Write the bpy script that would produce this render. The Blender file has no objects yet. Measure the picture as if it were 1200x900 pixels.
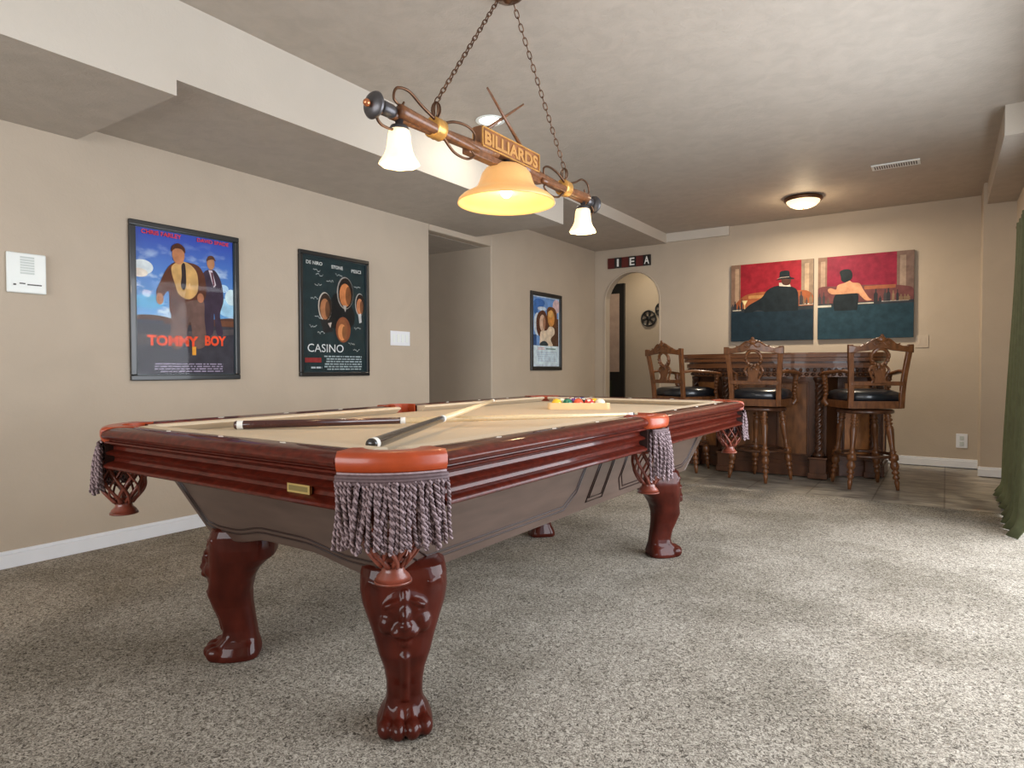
import bpy, bmesh, math, random
from mathutils import Vector, Matrix
PI = math.pi
random.seed(7)
sc = bpy.context.scene
C = sc.collection

# ------------------------------------------------------------------ camera
cam_d = bpy.data.cameras.new('camera'); cam = bpy.data.objects.new('camera', cam_d); C.objects.link(cam)
cam_d.sensor_width = 36; cam_d.lens = 756.576 / 1200 * 36; cam_d.clip_start = 0.02
yaw, pitch, roll = -.592, .0238, -.0024
F = Vector((math.sin(yaw), math.cos(yaw), 0)); R = Vector((math.cos(yaw), -math.sin(yaw), 0)); U = Vector((0, 0, 1))
F2 = F * math.cos(pitch) - U * math.sin(pitch); U2 = U * math.cos(pitch) + F * math.sin(pitch)
R3 = R * math.cos(roll) + U2 * math.sin(roll); U3 = -R * math.sin(roll) + U2 * math.cos(roll)
m3 = Matrix((R3, U3, -F2)).transposed()
cam.matrix_world = Matrix.Translation((0, 0, .981)) @ m3.to_4x4()
sc.camera = cam
# ------------------------------------------------------------------ world, light, exposure
sc.view_settings.view_transform = 'Standard'; sc.view_settings.look = 'None'
sc.view_settings.gamma = 1; sc.view_settings.use_curve_mapping = False
sc.view_settings.exposure = 0.15
w = bpy.data.worlds.new('world'); sc.world = w; w.use_nodes = True
w.node_tree.nodes['Background'].inputs[0].default_value = (.72, .85, 1, 1)
w.node_tree.nodes['Background'].inputs[1].default_value = 1.6
def area(name, loc, rot, sx, sy, power, col):
    l = bpy.data.lights.new(name, 'AREA'); l.shape = 'RECTANGLE'; l.size = sx; l.size_y = sy; l.energy = power; l.color = col
    o = bpy.data.objects.new(name, l); C.objects.link(o); o.location = loc; o.rotation_euler = rot
    return o
# daylight entering through the sliding door of the right wall and the window wall behind the camera
area('daylight_right', (.9, 3.4, 1.15), (0, PI/2, 0), 2.1, 4.0, 142, (.93, .96, 1))
area('daylight_back', (-1.7, -2.75, 1.35), (PI/2, 0, 0), 3.6, 2.2, 105, (1, .98, .95))
def point(name, loc, power, col=(1, .72, .42), r=.04):
    l = bpy.data.lights.new(name, 'POINT'); l.energy = power; l.color = col; l.shadow_soft_size = r
    o = bpy.data.objects.new(name, l); C.objects.link(o); o.location = loc
    return o

def disk(name, loc, power, col, size):
    l = bpy.data.lights.new(name, 'AREA'); l.shape = 'DISK'; l.size = size; l.energy = power; l.color = col
    o = bpy.data.objects.new(name, l); C.objects.link(o); o.location = loc
    return o
disk('added_fill_beyond_arch', (-3.5, 8.35, 2.6), 9, (1, .85, .62), .15)  # unseen lamp without a fixture, added to brighten the room beyond the arch
# ------------------------------------------------------------------ materials
def nm(name):
    m = bpy.data.materials.new(name); m.use_nodes = True
    return m, m.node_tree.nodes, m.node_tree.links, m.node_tree.nodes['Principled BSDF']
def mat(name, col, rough=.5, metal=0, coat=0, spec=.5, var=.12, nscale=8, stretch=None, bump=0, bscale=60, emit=0, ecol=None):
    m, N, L, b = nm(name)
    b.inputs['Roughness'].default_value = rough; b.inputs['Metallic'].default_value = metal
    b.inputs['Coat Weight'].default_value = coat; b.inputs['Coat Roughness'].default_value = .04
    b.inputs['Specular IOR Level'].default_value = spec
    tc = N.new('ShaderNodeTexCoord'); mp = N.new('ShaderNodeMapping'); L.new(tc.outputs['Object'], mp.inputs[0])
    if stretch: mp.inputs['Scale'].default_value = stretch
    n = N.new('ShaderNodeTexNoise'); n.inputs['Scale'].default_value = nscale; n.inputs['Detail'].default_value = 5
    L.new(mp.outputs[0], n.inputs[0])
    r = N.new('ShaderNodeValToRGB'); L.new(n.outputs['Fac'], r.inputs[0])
    r.color_ramp.elements[0].position = .3; r.color_ramp.elements[1].position = .7
    r.color_ramp.elements[0].color = tuple(c * (1 - var) for c in col) + (1,)
    r.color_ramp.elements[1].color = tuple(min(1, c * (1 + var)) for c in col) + (1,)
    L.new(r.outputs[0], b.inputs['Base Color'])
    if bump:
        n2 = N.new('ShaderNodeTexNoise'); n2.inputs['Scale'].default_value = bscale; n2.inputs['Detail'].default_value = 4
        L.new(mp.outputs[0], n2.inputs[0])
        bp = N.new('ShaderNodeBump'); bp.inputs['Strength'].default_value = bump; bp.inputs['Distance'].default_value = .01
        L.new(n2.outputs['Fac'], bp.inputs['Height']); L.new(bp.outputs[0], b.inputs['Normal'])
    if emit:
        b.inputs['Emission Color'].default_value = tuple(ecol or col) + (1,); b.inputs['Emission Strength'].default_value = emit
    return m
def carpet_mat():
    m, N, L, b = nm('frieze_carpet'); b.inputs['Roughness'].default_value = .95; b.inputs['Specular IOR Level'].default_value = .1
    tc = N.new('ShaderNodeTexCoord')
    wn = N.new('ShaderNodeTexNoise'); wn.inputs['Scale'].default_value = 60; wn.inputs['Detail'].default_value = 2
    L.new(tc.outputs['Object'], wn.inputs[0])
    mx = N.new('ShaderNodeVectorMath'); mx.operation = 'SCALE'; mx.inputs[3].default_value = .05
    L.new(wn.outputs['Color'], mx.inputs[0])
    ad = N.new('ShaderNodeVectorMath'); ad.operation = 'ADD'; L.new(tc.outputs['Object'], ad.inputs[0]); L.new(mx.outputs[0], ad.inputs[1])
    n = N.new('ShaderNodeTexNoise'); n.inputs['Scale'].default_value = 110; n.inputs['Detail'].default_value = 3; n.inputs['Roughness'].default_value = .65
    L.new(ad.outputs[0], n.inputs[0])
    r = N.new('ShaderNodeValToRGB'); L.new(n.outputs['Fac'], r.inputs[0])
    e = r.color_ramp.elements
    e[0].position = .36; e[0].color = (.070, .058, .046, 1)
    e[1].position = .62; e[1].color = (.56, .505, .425, 1)
    x = e.new(.47); x.color = (.27, .235, .192, 1)
    big = N.new('ShaderNodeTexNoise'); big.inputs['Scale'].default_value = 1.6; big.inputs['Detail'].default_value = 4; big.inputs['Roughness'].default_value = .6
    L.new(tc.outputs['Object'], big.inputs[0])
    r2 = N.new('ShaderNodeValToRGB'); L.new(big.outputs['Fac'], r2.inputs[0])
    r2.color_ramp.elements[0].position = .38; r2.color_ramp.elements[0].color = (.62, .61, .58, 1)
    r2.color_ramp.elements[1].position = .58; r2.color_ramp.elements[1].color = (1, 1, 1, 1)
    mm = N.new('ShaderNodeMix'); mm.data_type = 'RGBA'; mm.blend_type = 'MULTIPLY'; mm.inputs[0].default_value = .8
    L.new(r.outputs[0], mm.inputs[6]); L.new(r2.outputs[0], mm.inputs[7]); L.new(mm.outputs[2], b.inputs['Base Color'])
    bp = N.new('ShaderNodeBump'); bp.inputs['Strength'].default_value = .7; bp.inputs['Distance'].default_value = .008
    L.new(n.outputs['Fac'], bp.inputs['Height']); L.new(bp.outputs[0], b.inputs['Normal'])
    return m
def tile_mat():
    m, N, L, b = nm('slate_tile'); b.inputs['Roughness'].default_value = .38
    tc = N.new('ShaderNodeTexCoord')
    n = N.new('ShaderNodeTexNoise'); n.inputs['Scale'].default_value = 4; n.inputs['Detail'].default_value = 8; n.inputs['Distortion'].default_value = 1.2
    mp = N.new('ShaderNodeMapping'); mp.inputs['Scale'].default_value = (1, 2.4, 1); L.new(tc.outputs['Object'], mp.inputs[0]); L.new(mp.outputs[0], n.inputs[0])
    r = N.new('ShaderNodeValToRGB'); L.new(n.outputs['Fac'], r.inputs[0])
    r.color_ramp.elements[0].position = .35; r.color_ramp.elements[0].color = (.17, .15, .125, 1)
    r.color_ramp.elements[1].position = .65; r.color_ramp.elements[1].color = (.42, .38, .32, 1)
    br = N.new('ShaderNodeTexBrick'); br.inputs['Scale'].default_value = 1; br.offset = 0
    br.inputs['Brick Width'].default_value = .45; br.inputs['Row Height'].default_value = .45; br.inputs['Mortar Size'].default_value = .006
    br.inputs['Color1'].default_value = (1, 1, 1, 1); br.inputs['Color2'].default_value = (.82, .82, .8, 1); br.inputs['Mortar'].default_value = (.45, .42, .38, 1)
    L.new(tc.outputs['Object'], br.inputs[0])
    mm = N.new('ShaderNodeMix'); mm.data_type = 'RGBA'; mm.blend_type = 'MULTIPLY'; mm.inputs[0].default_value = 1
    L.new(r.outputs[0], mm.inputs[6]); L.new(br.outputs[0], mm.inputs[7]); L.new(mm.outputs[2], b.inputs['Base Color'])
    return m
def paint_mat(name, col, bump, scale, mottle=.05, mscale=5):
    m, N, L, b = nm(name); b.inputs['Roughness'].default_value = .62; b.inputs['Specular IOR Level'].default_value = .35
    tc = N.new('ShaderNodeTexCoord')
    n = N.new('ShaderNodeTexNoise'); n.inputs['Scale'].default_value = mscale; n.inputs['Detail'].default_value = 6; n.inputs['Distortion'].default_value = .6
    L.new(tc.outputs['Object'], n.inputs[0])
    r = N.new('ShaderNodeValToRGB'); L.new(n.outputs['Fac'], r.inputs[0])
    r.color_ramp.elements[0].position = .35; r.color_ramp.elements[1].position = .65
    r.color_ramp.elements[0].color = tuple(c * (1 - mottle) for c in col) + (1,); r.color_ramp.elements[1].color = tuple(c * (1 + mottle) for c in col) + (1,)
    L.new(r.outputs[0], b.inputs['Base Color'])
    n2 = N.new('ShaderNodeTexNoise'); n2.inputs['Scale'].default_value = scale; n2.inputs['Detail'].default_value = 5; n2.inputs['Distortion'].default_value = .8
    L.new(tc.outputs['Object'], n2.inputs[0])
    bp = N.new('ShaderNodeBump'); bp.inputs['Strength'].default_value = bump; bp.inputs['Distance'].default_value = .01
    L.new(n2.outputs['Fac'], bp.inputs['Height']); L.new(bp.outputs[0], b.inputs['Normal'])
    return m
def glass_mat():
    m, N, L, b = nm('picture_glass'); N.remove(b)
    out = [x for x in N if x.type == 'OUTPUT_MATERIAL'][0]
    t = N.new('ShaderNodeBsdfTransparent'); g = N.new('ShaderNodeBsdfGlossy'); g.inputs['Roughness'].default_value = .03
    fr = N.new('ShaderNodeFresnel'); fr.inputs[0].default_value = 1.45
    ge = N.new('ShaderNodeNewGeometry'); iv = N.new('ShaderNodeMath'); iv.operation = 'SUBTRACT'; iv.inputs[0].default_value = 1; iv.inputs[0].default_value = .4; L.new(ge.outputs['Backfacing'], iv.inputs[1]); iv.use_clamp = True
    mu = N.new('ShaderNodeMath'); mu.operation = 'MULTIPLY'; L.new(fr.outputs[0], mu.inputs[0]); L.new(iv.outputs[0], mu.inputs[1])
    mx = N.new('ShaderNodeMixShader'); L.new(mu.outputs[0], mx.inputs[0]); L.new(t.outputs[0], mx.inputs[1]); L.new(g.outputs[0], mx.inputs[2])
    L.new(mx.outputs[0], out.inputs[0]); return m
def sky_print_mat():
    m, N, L, b = nm('sky_print'); b.inputs['Roughness'].default_value = .4
    tc = N.new('ShaderNodeTexCoord'); sp = N.new('ShaderNodeSeparateXYZ'); L.new(tc.outputs['Object'], sp.inputs[0])
    r = N.new('ShaderNodeValToRGB'); L.new(sp.outputs[2], r.inputs[0])
    e = r.color_ramp.elements; e[0].position = .3; e[0].color = (.10, .38, .75, 1); e[1].position = .85; e[1].color = (.008, .05, .42, 1)
    n = N.new('ShaderNodeTexNoise'); n.inputs['Scale'].default_value = 7; n.inputs['Detail'].default_value = 5
    mp = N.new('ShaderNodeMapping'); mp.inputs['Scale'].default_value = (1, 1, 1.8); L.new(tc.outputs['Object'], mp.inputs[0]); L.new(mp.outputs[0], n.inputs[0])
    r2 = N.new('ShaderNodeValToRGB'); L.new(n.outputs['Fac'], r2.inputs[0]); r2.color_ramp.elements[0].position = .52; r2.color_ramp.elements[1].position = .68
    rz = N.new('ShaderNodeValToRGB'); L.new(sp.outputs[2], rz.inputs[0]); rz.color_ramp.elements[0].position = .55; rz.color_ramp.elements[0].color = (1, 1, 1, 1); rz.color_ramp.elements[1].position = .85; rz.color_ramp.elements[1].color = (0, 0, 0, 1)
    mu = N.new('ShaderNodeMath'); mu.operation = 'MULTIPLY'; L.new(r2.outputs[0], mu.inputs[0]); L.new(rz.outputs[0], mu.inputs[1])
    mm = N.new('ShaderNodeMix'); mm.data_type = 'RGBA'; L.new(mu.outputs[0], mm.inputs[0]); L.new(r.outputs[0], mm.inputs[6]); mm.inputs[7].default_value = (.62, .78, .9, 1)
    L.new(mm.outputs[2], b.inputs['Base Color']); return m

M = {}
M['wall'] = paint_mat('tan_wall_paint', (.49, .41, .322), .12, 45, .03, 3)
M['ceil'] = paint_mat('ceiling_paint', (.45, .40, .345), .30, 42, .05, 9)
M['soffit'] = paint_mat('cream_soffit_face', (.60, .55, .48), .12, 45, .02, 3)  # lighter tone than the ceiling, for soffit, stub and beam faces
M['carpet'] = carpet_mat(); M['tile'] = tile_mat()
M['trim'] = mat('white_trim', (.78, .80, .84), .35, var=.02)
M['plastic'] = mat('white_plastic', (.80, .84, .82), .35, var=.02)
M['beige_plastic'] = mat('beige_plastic', (.50, .41, .31), .4, var=.02)
M['grey_plastic'] = mat('grey_plastic', (.55, .60, .58), .4, var=.03)
M['slot'] = mat('dark_slot', (.05, .05, .05), .5, var=.02)
M['cherry'] = mat('glossy_cherry_wood', (.075, .010, .005), .45, coat=.5, spec=.05, var=.35, nscale=7, stretch=(1, 6, 14))
M['cherry_x'] = mat('glossy_cherry_wood_end', (.075, .010, .005), .45, coat=.5, spec=.05, var=.35, nscale=7, stretch=(6, 1, 14))
M['leg'] = mat('carved_cherry_wood', (.055, .008, .004), .45, coat=.45, spec=.05, var=.3, nscale=10, stretch=(2, 2, 1))
M['cabinet'] = mat('carpet_tinted_cabinet_wood', (.085, .052, .040), .3, coat=.35, var=.18, nscale=6, stretch=(1, 1, 6))  # cherry wood with the carpet's grey-brown reflection put into the base colour
M['groove'] = mat('dark_groove', (.018, .006, .004), .4, var=.1)
M['felt'] = mat('tan_felt', (.60, .50, .37), .95, spec=.1, var=.03, nscale=300)
M['leather'] = mat('orange_leather', (.36, .050, .010), .35, coat=.2, var=.1, nscale=30)
M['net'] = mat('brown_leather_net', (.20, .045, .025), .35, coat=.3, var=.2, nscale=30)
M['fringe'] = mat('mauve_fringe', (.30, .215, .225), .7, var=.2, nscale=120)
M['fringe_dark'] = mat('dark_mauve_fringe', (.11, .068, .072), .7, var=.2, nscale=120)
M['pearl'] = mat('pearl_sight', (.75, .70, .6), .3, var=.05)
M['brass'] = mat('brass_plate', (.62, .47, .18), .3, metal=.8, var=.1)
M['brass_dark'] = mat('brass_engraving', (.22, .17, .06), .4, metal=.5, var=.1)
M['bronze'] = mat('bronze_iron', (.13, .065, .035), .35, metal=.75, var=.3, nscale=30)
M['barrel'] = mat('burnished_wood', (.16, .060, .022), .35, coat=.2, var=.35, nscale=14, stretch=(4, 1, 4))
M['gold'] = mat('gilt_collar', (.72, .38, .10), .35, metal=.6, var=.2, nscale=40)
M['sign_board'] = mat('sign_board', (.22, .085, .028), .45, var=.3, nscale=20)
M['sign_letter'] = mat('sign_letter', (.50, .25, .075), .4, metal=.2, var=.1)
M['iron_blue'] = mat('dark_pewter', (.10, .095, .10), .35, metal=.7, var=.3, nscale=25)
M['copper'] = mat('copper_knob', (.60, .22, .10), .25, metal=.8, var=.1)
M['stool'] = mat('carved_walnut', (.135, .050, .017), .4, coat=.35, spec=.25, var=.4, nscale=12, stretch=(3, 3, 1))
M['stool_dark'] = mat('dark_walnut', (.060, .023, .011), .35, coat=.35, spec=.3, var=.4, nscale=12, stretch=(3, 3, 1))
M['bar'] = mat('bar_walnut', (.075, .028, .012), .42, coat=.18, spec=.3, var=.45, nscale=9, stretch=(1, 1, .4))
M['bar_edge'] = mat('bar_top_walnut', (.16, .060, .022), .36, coat=.12, spec=.3, var=.4, nscale=5, stretch=(.6, .6, 14))
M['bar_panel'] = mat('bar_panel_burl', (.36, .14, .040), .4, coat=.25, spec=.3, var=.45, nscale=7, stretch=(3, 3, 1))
M['black_leather'] = mat('black_leather', (.012, .014, .018), .28, coat=.2, var=.1)
M['black'] = mat('black_frame', (.012, .013, .014), .3, coat=.3, var=.1)
M['black_blue'] = mat('black_frame_edge', (.02, .035, .045), .3, coat=.3, var=.1)
M['curtain'] = mat('olive_curtain', (.10, .115, .055), .85, var=.15, nscale=25, bump=.15, bscale=160)
M['maple'] = mat('pale_maple', (.78, .60, .36), .3, coat=.4, var=.06, nscale=10, stretch=(1, 10, 10))
M['cue_wrap'] = mat('black_cue_butt', (.02, .018, .018), .25, coat=.6, var=.1)
M['cue_brown'] = mat('dark_brown_cue_butt', (.055, .012, .010), .2, coat=.8, var=.3)
M['white'] = mat('white_ferrule', (.85, .85, .82), .3, var=.02)
M['rackwood'] = mat('rack_wood', (.74, .52, .27), .35, coat=.3, var=.08, nscale=14)
M['glass'] = glass_mat()
M['chrome'] = mat('brushed_steel', (.6, .6, .6), .3, metal=.9, var=.05)
def shade_mat(name, base, ecol, es):
    m = mat(name, base, .35, var=.08, nscale=14)
    b = m.node_tree.nodes['Principled BSDF']; b.inputs['Emission Color'].default_value = ecol + (1,); b.inputs['Emission Strength'].default_value = es
    b.inputs['Transmission Weight'].default_value = .15
    return m
M['shade_white'] = shade_mat('frosted_glass_shade', (.9, .8, .6), (1, .72, .36), .9)
M['shade_amber'] = shade_mat('amber_glass_shade', (.50, .28, .10), (1, .56, .21), .42)
M['bulb'] = mat('lit_bulb', (1, .9, .7), .4, var=0, emit=5.5, ecol=(1, .80, .5))
M['dome'] = shade_mat('lit_dome_glass', (.9, .8, .6), (1, .78, .45), 1.3)
M['can'] = mat('lit_downlight', (1, .95, .85), .4, var=0, emit=5, ecol=(1, .93, .8))

# ------------------------------------------------------------------ mesh builder
class B:
    def __init__(s): s.v = []; s.f = []; s.mi = []; s.sm = []; s.mats = []; s.cur = 0; s.T = Matrix.Identity(4)
    def mat(s, m):
        if m not in s.mats: s.mats.append(m)
        s.cur = s.mats.index(m); return s
    def add(s, vs, fs, smooth=True, T=None):
        T = s.T if T is None else s.T @ T
        o = len(s.v); s.v += [tuple(T @ Vector(p)) for p in vs]
        for f in fs: s.f.append(tuple(i + o for i in f)); s.mi.append(s.cur); s.sm.append(smooth)
    def box(s, x0, x1, y0, y1, z0, z1, T=None):
        vs = [(x, y, z) for z in (z0, z1) for y in (y0, y1) for x in (x0, x1)]
        s.add(vs, [(0, 2, 3, 1), (4, 5, 7, 6), (0, 1, 5, 4), (2, 6, 7, 3), (0, 4, 6, 2), (1, 3, 7, 5)], False, T)
    def prism(s, poly, h0, h1, T=None, smooth=False):      # poly in xy, extruded along z
        n = len(poly); vs = [(p[0], p[1], h0) for p in poly] + [(p[0], p[1], h1) for p in poly]
        fs = [tuple(range(n))[::-1], tuple(range(n, 2 * n))]
        s.add(vs, fs, False, T)
        s.add(vs, [(i, (i + 1) % n, n + (i + 1) % n, n + i) for i in range(n)], smooth, T)
    def lathe(s, prof, seg=24, T=None, smooth=True, caps=True):
        vs = []; n = len(prof)
        for r, z in prof:
            for k in range(seg): a = 2 * PI * k / seg; vs.append((r * math.cos(a), r * math.sin(a), z))
        fs = [(i * seg + k, i * seg + (k + 1) % seg, (i + 1) * seg + (k + 1) % seg, (i + 1) * seg + k) for i in range(n - 1) for k in range(seg)]
        if caps: fs += [tuple(range(seg))[::-1], tuple(range((n - 1) * seg, n * seg))]
        s.add(vs, fs, smooth, T)
    def sphere(s, c, r, seg=16, rings=10, T=None, rot=None):
        r = (r, r, r) if isinstance(r, (int, float)) else r
        vs = []; Rm = rot or Matrix.Identity(3)
        for i in range(rings + 1):
            t = PI * i / rings
            for k in range(seg):
                a = 2 * PI * k / seg
                p = Rm @ Vector((r[0] * math.sin(t) * math.cos(a), r[1] * math.sin(t) * math.sin(a), -r[2] * math.cos(t)))
                vs.append((c[0] + p.x, c[1] + p.y, c[2] + p.z))
        fs = [(i * seg + k, i * seg + (k + 1) % seg, (i + 1) * seg + (k + 1) % seg, (i + 1) * seg + k) for i in range(rings) for k in range(seg)]
        s.add(vs, fs, True, T)
    def tube(s, pts, r, seg=8, T=None, closed=False, flat=1.0):
        P = [Vector(p) for p in pts]; n = len(P); rr = r if callable(r) else (lambda t: r)
        tan = []
        for i in range(n):
            a = P[(i - 1) % n] if (closed or i > 0) else P[0]; b = P[(i + 1) % n] if (closed or i < n - 1) else P[-1]
            d = b - a; tan.append(d.normalized() if d.length > 1e-9 else Vector((0, 0, 1)))
        up = Vector((0, 0, 1)) if abs(tan[0].z) < .9 else Vector((1, 0, 0))
        nrm = (up - tan[0] * up.dot(tan[0])).normalized(); vs = []
        for i in range(n):
            nrm = (nrm - tan[i] * nrm.dot(tan[i])).normalized(); bi = tan[i].cross(nrm); ra = rr(i / max(1, n - 1))
            for k in range(seg):
                a = 2 * PI * k / seg; vs.append(P[i] + nrm * (ra * flat * math.cos(a)) + bi * (ra * math.sin(a)))
        m = n if closed else n - 1
        fs = [(i * seg + k, i * seg + (k + 1) % seg, ((i + 1) % n) * seg + (k + 1) % seg, ((i + 1) % n) * seg + k) for i in range(m) for k in range(seg)]
        if not closed: fs += [tuple(range(seg))[::-1], tuple(range((n - 1) * seg, n * seg))]
        s.add(vs, fs, True, T)
    def loft(s, secs, T=None, smooth=True):                # list of equal-length rings
        n = len(secs[0]); vs = [p for r in secs for p in r]
        fs = [(i * n + k, i * n + (k + 1) % n, (i + 1) * n + (k + 1) % n, (i + 1) * n + k) for i in range(len(secs) - 1) for k in range(n)]
        fs += [tuple(range(n))[::-1], tuple(range((len(secs) - 1) * n, len(secs) * n))]
        s.add(vs, fs, smooth, T)
    def build(s, name, m=None, parent=None, bevel=0, loc=None, mods=None):
        me = bpy.data.meshes.new(name); me.from_pydata(s.v, [], s.f)
        ms = s.mats or [m]
        for x in ms: me.materials.append(x)
        for p, i, sm in zip(me.polygons, s.mi, s.sm): p.material_index = i; p.use_smooth = sm
        bm = bmesh.new(); bm.from_mesh(me); bmesh.ops.recalc_face_normals(bm, faces=bm.faces); bm.to_mesh(me); bm.free()
        me.update()
        o = bpy.data.objects.new(name, me); C.objects.link(o)
        if parent: o.parent = parent
        if loc: o.location = loc
        if bevel:
            bv = o.modifiers.new('bevel', 'BEVEL'); bv.width = bevel; bv.segments = 3; bv.limit_method = 'ANGLE'; bv.angle_limit = math.radians(35)
            bv.harden_normals = False
        return o
def thing(name, label, cat, loc=(0, 0, 0), rz=0, group=None):
    o = bpy.data.objects.new(name, None); C.objects.link(o); o.location = loc; o.rotation_euler = (0, 0, rz)
    o['label'] = label; o['category'] = cat
    if group: o['group'] = group
    o.empty_display_size = .1
    return o
def tag(o, label, cat, group=None):
    o['label'] = label; o['category'] = cat
    if group: o['group'] = group
    return o
def struct(o): o['kind'] = 'structure'; return o
def copy_part(o, parent, name=None):
    c = o.copy(); C.objects.link(c); c.parent = parent
    if name: c.name = name
    for ch in list(o.children): copy_part(ch, c)
    return c
def TR(loc=(0, 0, 0), rx=0, ry=0, rz=0):
    return Matrix.Translation(loc) @ Matrix.Rotation(rz, 4, 'Z') @ Matrix.Rotation(ry, 4, 'Y') @ Matrix.Rotation(rx, 4, 'X')
def align(a, b):   # matrix mapping local z axis to the segment a->b, origin a
    a = Vector(a); d = Vector(b) - a
    return Matrix.Translation(a) @ d.to_track_quat('Z', 'Y').to_matrix().to_4x4()
_tc = {}
def text_geo(s, bold=.02, extr=.0):
    k = (s, bold, extr)
    if k in _tc: return _tc[k]
    cu = bpy.data.curves.new('t', 'FONT'); cu.body = s; cu.offset = bold; cu.extrude = extr; cu.resolution_u = 3
    o = bpy.data.objects.new('t', cu); C.objects.link(o); bpy.context.view_layer.update()
    me = o.evaluated_get(bpy.context.evaluated_depsgraph_get()).to_mesh()
    vs = [tuple(v.co) for v in me.vertices]; fs = [tuple(p.vertices) for p in me.polygons]
    bpy.data.objects.remove(o); bpy.data.curves.remove(cu)
    _tc[k] = (vs, fs); return _tc[k]
def add_text(b, s, x0, x1, y0, y1, T, bold=.02, depth=0):  # text scaled to fill the rectangle, in xy of T
    vs, fs = text_geo(s, bold, .5 if depth else 0)
    xs = [v[0] for v in vs]; ys = [v[1] for v in vs]; ax, bx, ay, by = min(xs), max(xs), min(ys), max(ys)
    out = [(x0 + (v[0] - ax) / (bx - ax) * (x1 - x0), y0 + (v[1] - ay) / (by - ay) * (y1 - y0), v[2] * depth) for v in vs]
    b.add(out, fs, False, T)

# ------------------------------------------------------------------ room shell
XL, YF, ZC, XF = -3.848, 7.688, 2.63, -2.864
YB = -2.2; XR = .50
def sbox(name, m, *a):
    b = B(); b.box(*a); return struct(b.build(name, m))
sbox('floor_carpet', M['carpet'], -5.6, .75, YB, 5.42, -.1, 0)
sbox('floor_tile', M['tile'], -5.6, .75, 5.42, 9.2, -.1, -.008)
sbox('ceiling', M['ceil'], -5.6, .75, YB - .2, YF + 1.5, ZC, ZC + .1)
# left wall with the hall opening
b = B(); b.box(XL - .12, XL, YB, 4.40, 0, ZC); b.box(XL - .12, XL, 4.40, 5.352, 2.222, ZC); struct(b.build('wall_left', M['wall'], bevel=.012))
b = B(); b.box(-5.55, XL, 5.352, YF + .0, 0, ZC); struct(b.build('wall_left_far', M['wall'], bevel=.014))
sbox('wall_hall_near', M['wall'], -5.55, XL - .12, 4.28, 4.40, 0, ZC)
sbox('wall_hall_end', M['wall'], -5.6, -5.5, 4.40, 5.352, 0, ZC)
sbox('ceiling_hall', M['ceil'], -5.5, XL - .12, 4.40, 5.352, 2.222, 2.3)
# far wall with arched opening
def arch_pts(xa, xb, zs, n=20):
    r = (xb - xa) / 2; c = (xa + xb) / 2
    return [(c + r * math.cos(PI * i / n), zs + r * math.sin(PI * i / n)) for i in range(n + 1)]
xa, xb, zs = -3.704, -2.958, 1.84
b = B(); T = Matrix(((1, 0, 0, 0), (0, 0, 1, YF), (0, 1, 0, 0), (0, 0, 0, 1)))   # poly xy -> xz, extrude -> +y
ap = arch_pts(xa, xb, zs)
b.prism([(XL - .02, 0), (xa, 0), (xa, zs), (xa, ZC), (XL - .02, ZC)], 0, .14, T)
b.prism([(xb, 0), (.262, 0), (.262, ZC), (xb, ZC), (xb, zs)], 0, .14, T)
for i in range(20):
    p, q = ap[i], ap[i + 1]
    b.prism([q, p, (p[0], ZC), (q[0], ZC)], 0, .14, T)
bm_far = b.build('wall_far', M['wall']); struct(bm_far)
# small rounded plaster edge around the arch
b = B(); path = [(xa, YF, 0)] + [(xa, YF, zs * i / 6) for i in range(1, 6)] + [(x, YF, z) for x, z in reversed(ap)] + [(xb, YF, zs * i / 6) for i in range(5, -1, -1)]
b.tube(path, .012, 8); struct(b.build('trim_arch', M['wall']))
sbox('wall_far_right', M['wall'], .262, XR + .2, 7.19, YF + .14, 0, ZC)
# room beyond the arch
sbox('wall_beyond', M['wall'], -5.2, -1.6, 9.0, 9.1, 0, ZC)
sbox('wall_beyond_left', M['wall'], -5.25, -5.15, YF + .14, 9.0, 0, ZC)
sbox('wall_beyond_right', M['wall'], -2.3, -2.2, YF + .14, 9.0, 0, ZC)
# soffit: three levels, each with a lighter vertical face
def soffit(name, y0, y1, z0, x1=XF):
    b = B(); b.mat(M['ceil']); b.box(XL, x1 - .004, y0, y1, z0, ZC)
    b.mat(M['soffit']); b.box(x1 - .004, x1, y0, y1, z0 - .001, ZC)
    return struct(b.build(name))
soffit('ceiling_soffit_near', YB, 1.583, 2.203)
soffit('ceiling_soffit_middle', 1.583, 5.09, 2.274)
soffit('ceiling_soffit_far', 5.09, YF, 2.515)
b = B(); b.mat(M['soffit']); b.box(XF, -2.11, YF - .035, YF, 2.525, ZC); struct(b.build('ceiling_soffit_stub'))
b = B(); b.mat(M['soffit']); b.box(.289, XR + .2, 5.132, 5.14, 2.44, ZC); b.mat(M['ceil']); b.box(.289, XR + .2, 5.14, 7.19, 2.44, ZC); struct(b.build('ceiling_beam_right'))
# right wall with sliding door opening (beyond the frame), back wall with window opening
b = B(); b.box(XR, XR + .15, YB, .8, 0, ZC); b.box(XR, XR + .15, 5.4, YF, 0, ZC); b.box(XR, XR + .15, .8, 5.4, 2.1, ZC); struct(b.build('wall_right', M['wall']))
b = B(); b.box(-5.6, -3.4, YB - .15, YB, 0, ZC); b.box(0, XR + .15, YB - .15, YB, 0, ZC); b.box(-3.4, 0, YB - .15, YB, 2.35, ZC); b.box(-3.4, 0, YB - .15, YB, 0, .5); struct(b.build('wall_back', M['wall']))
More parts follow.
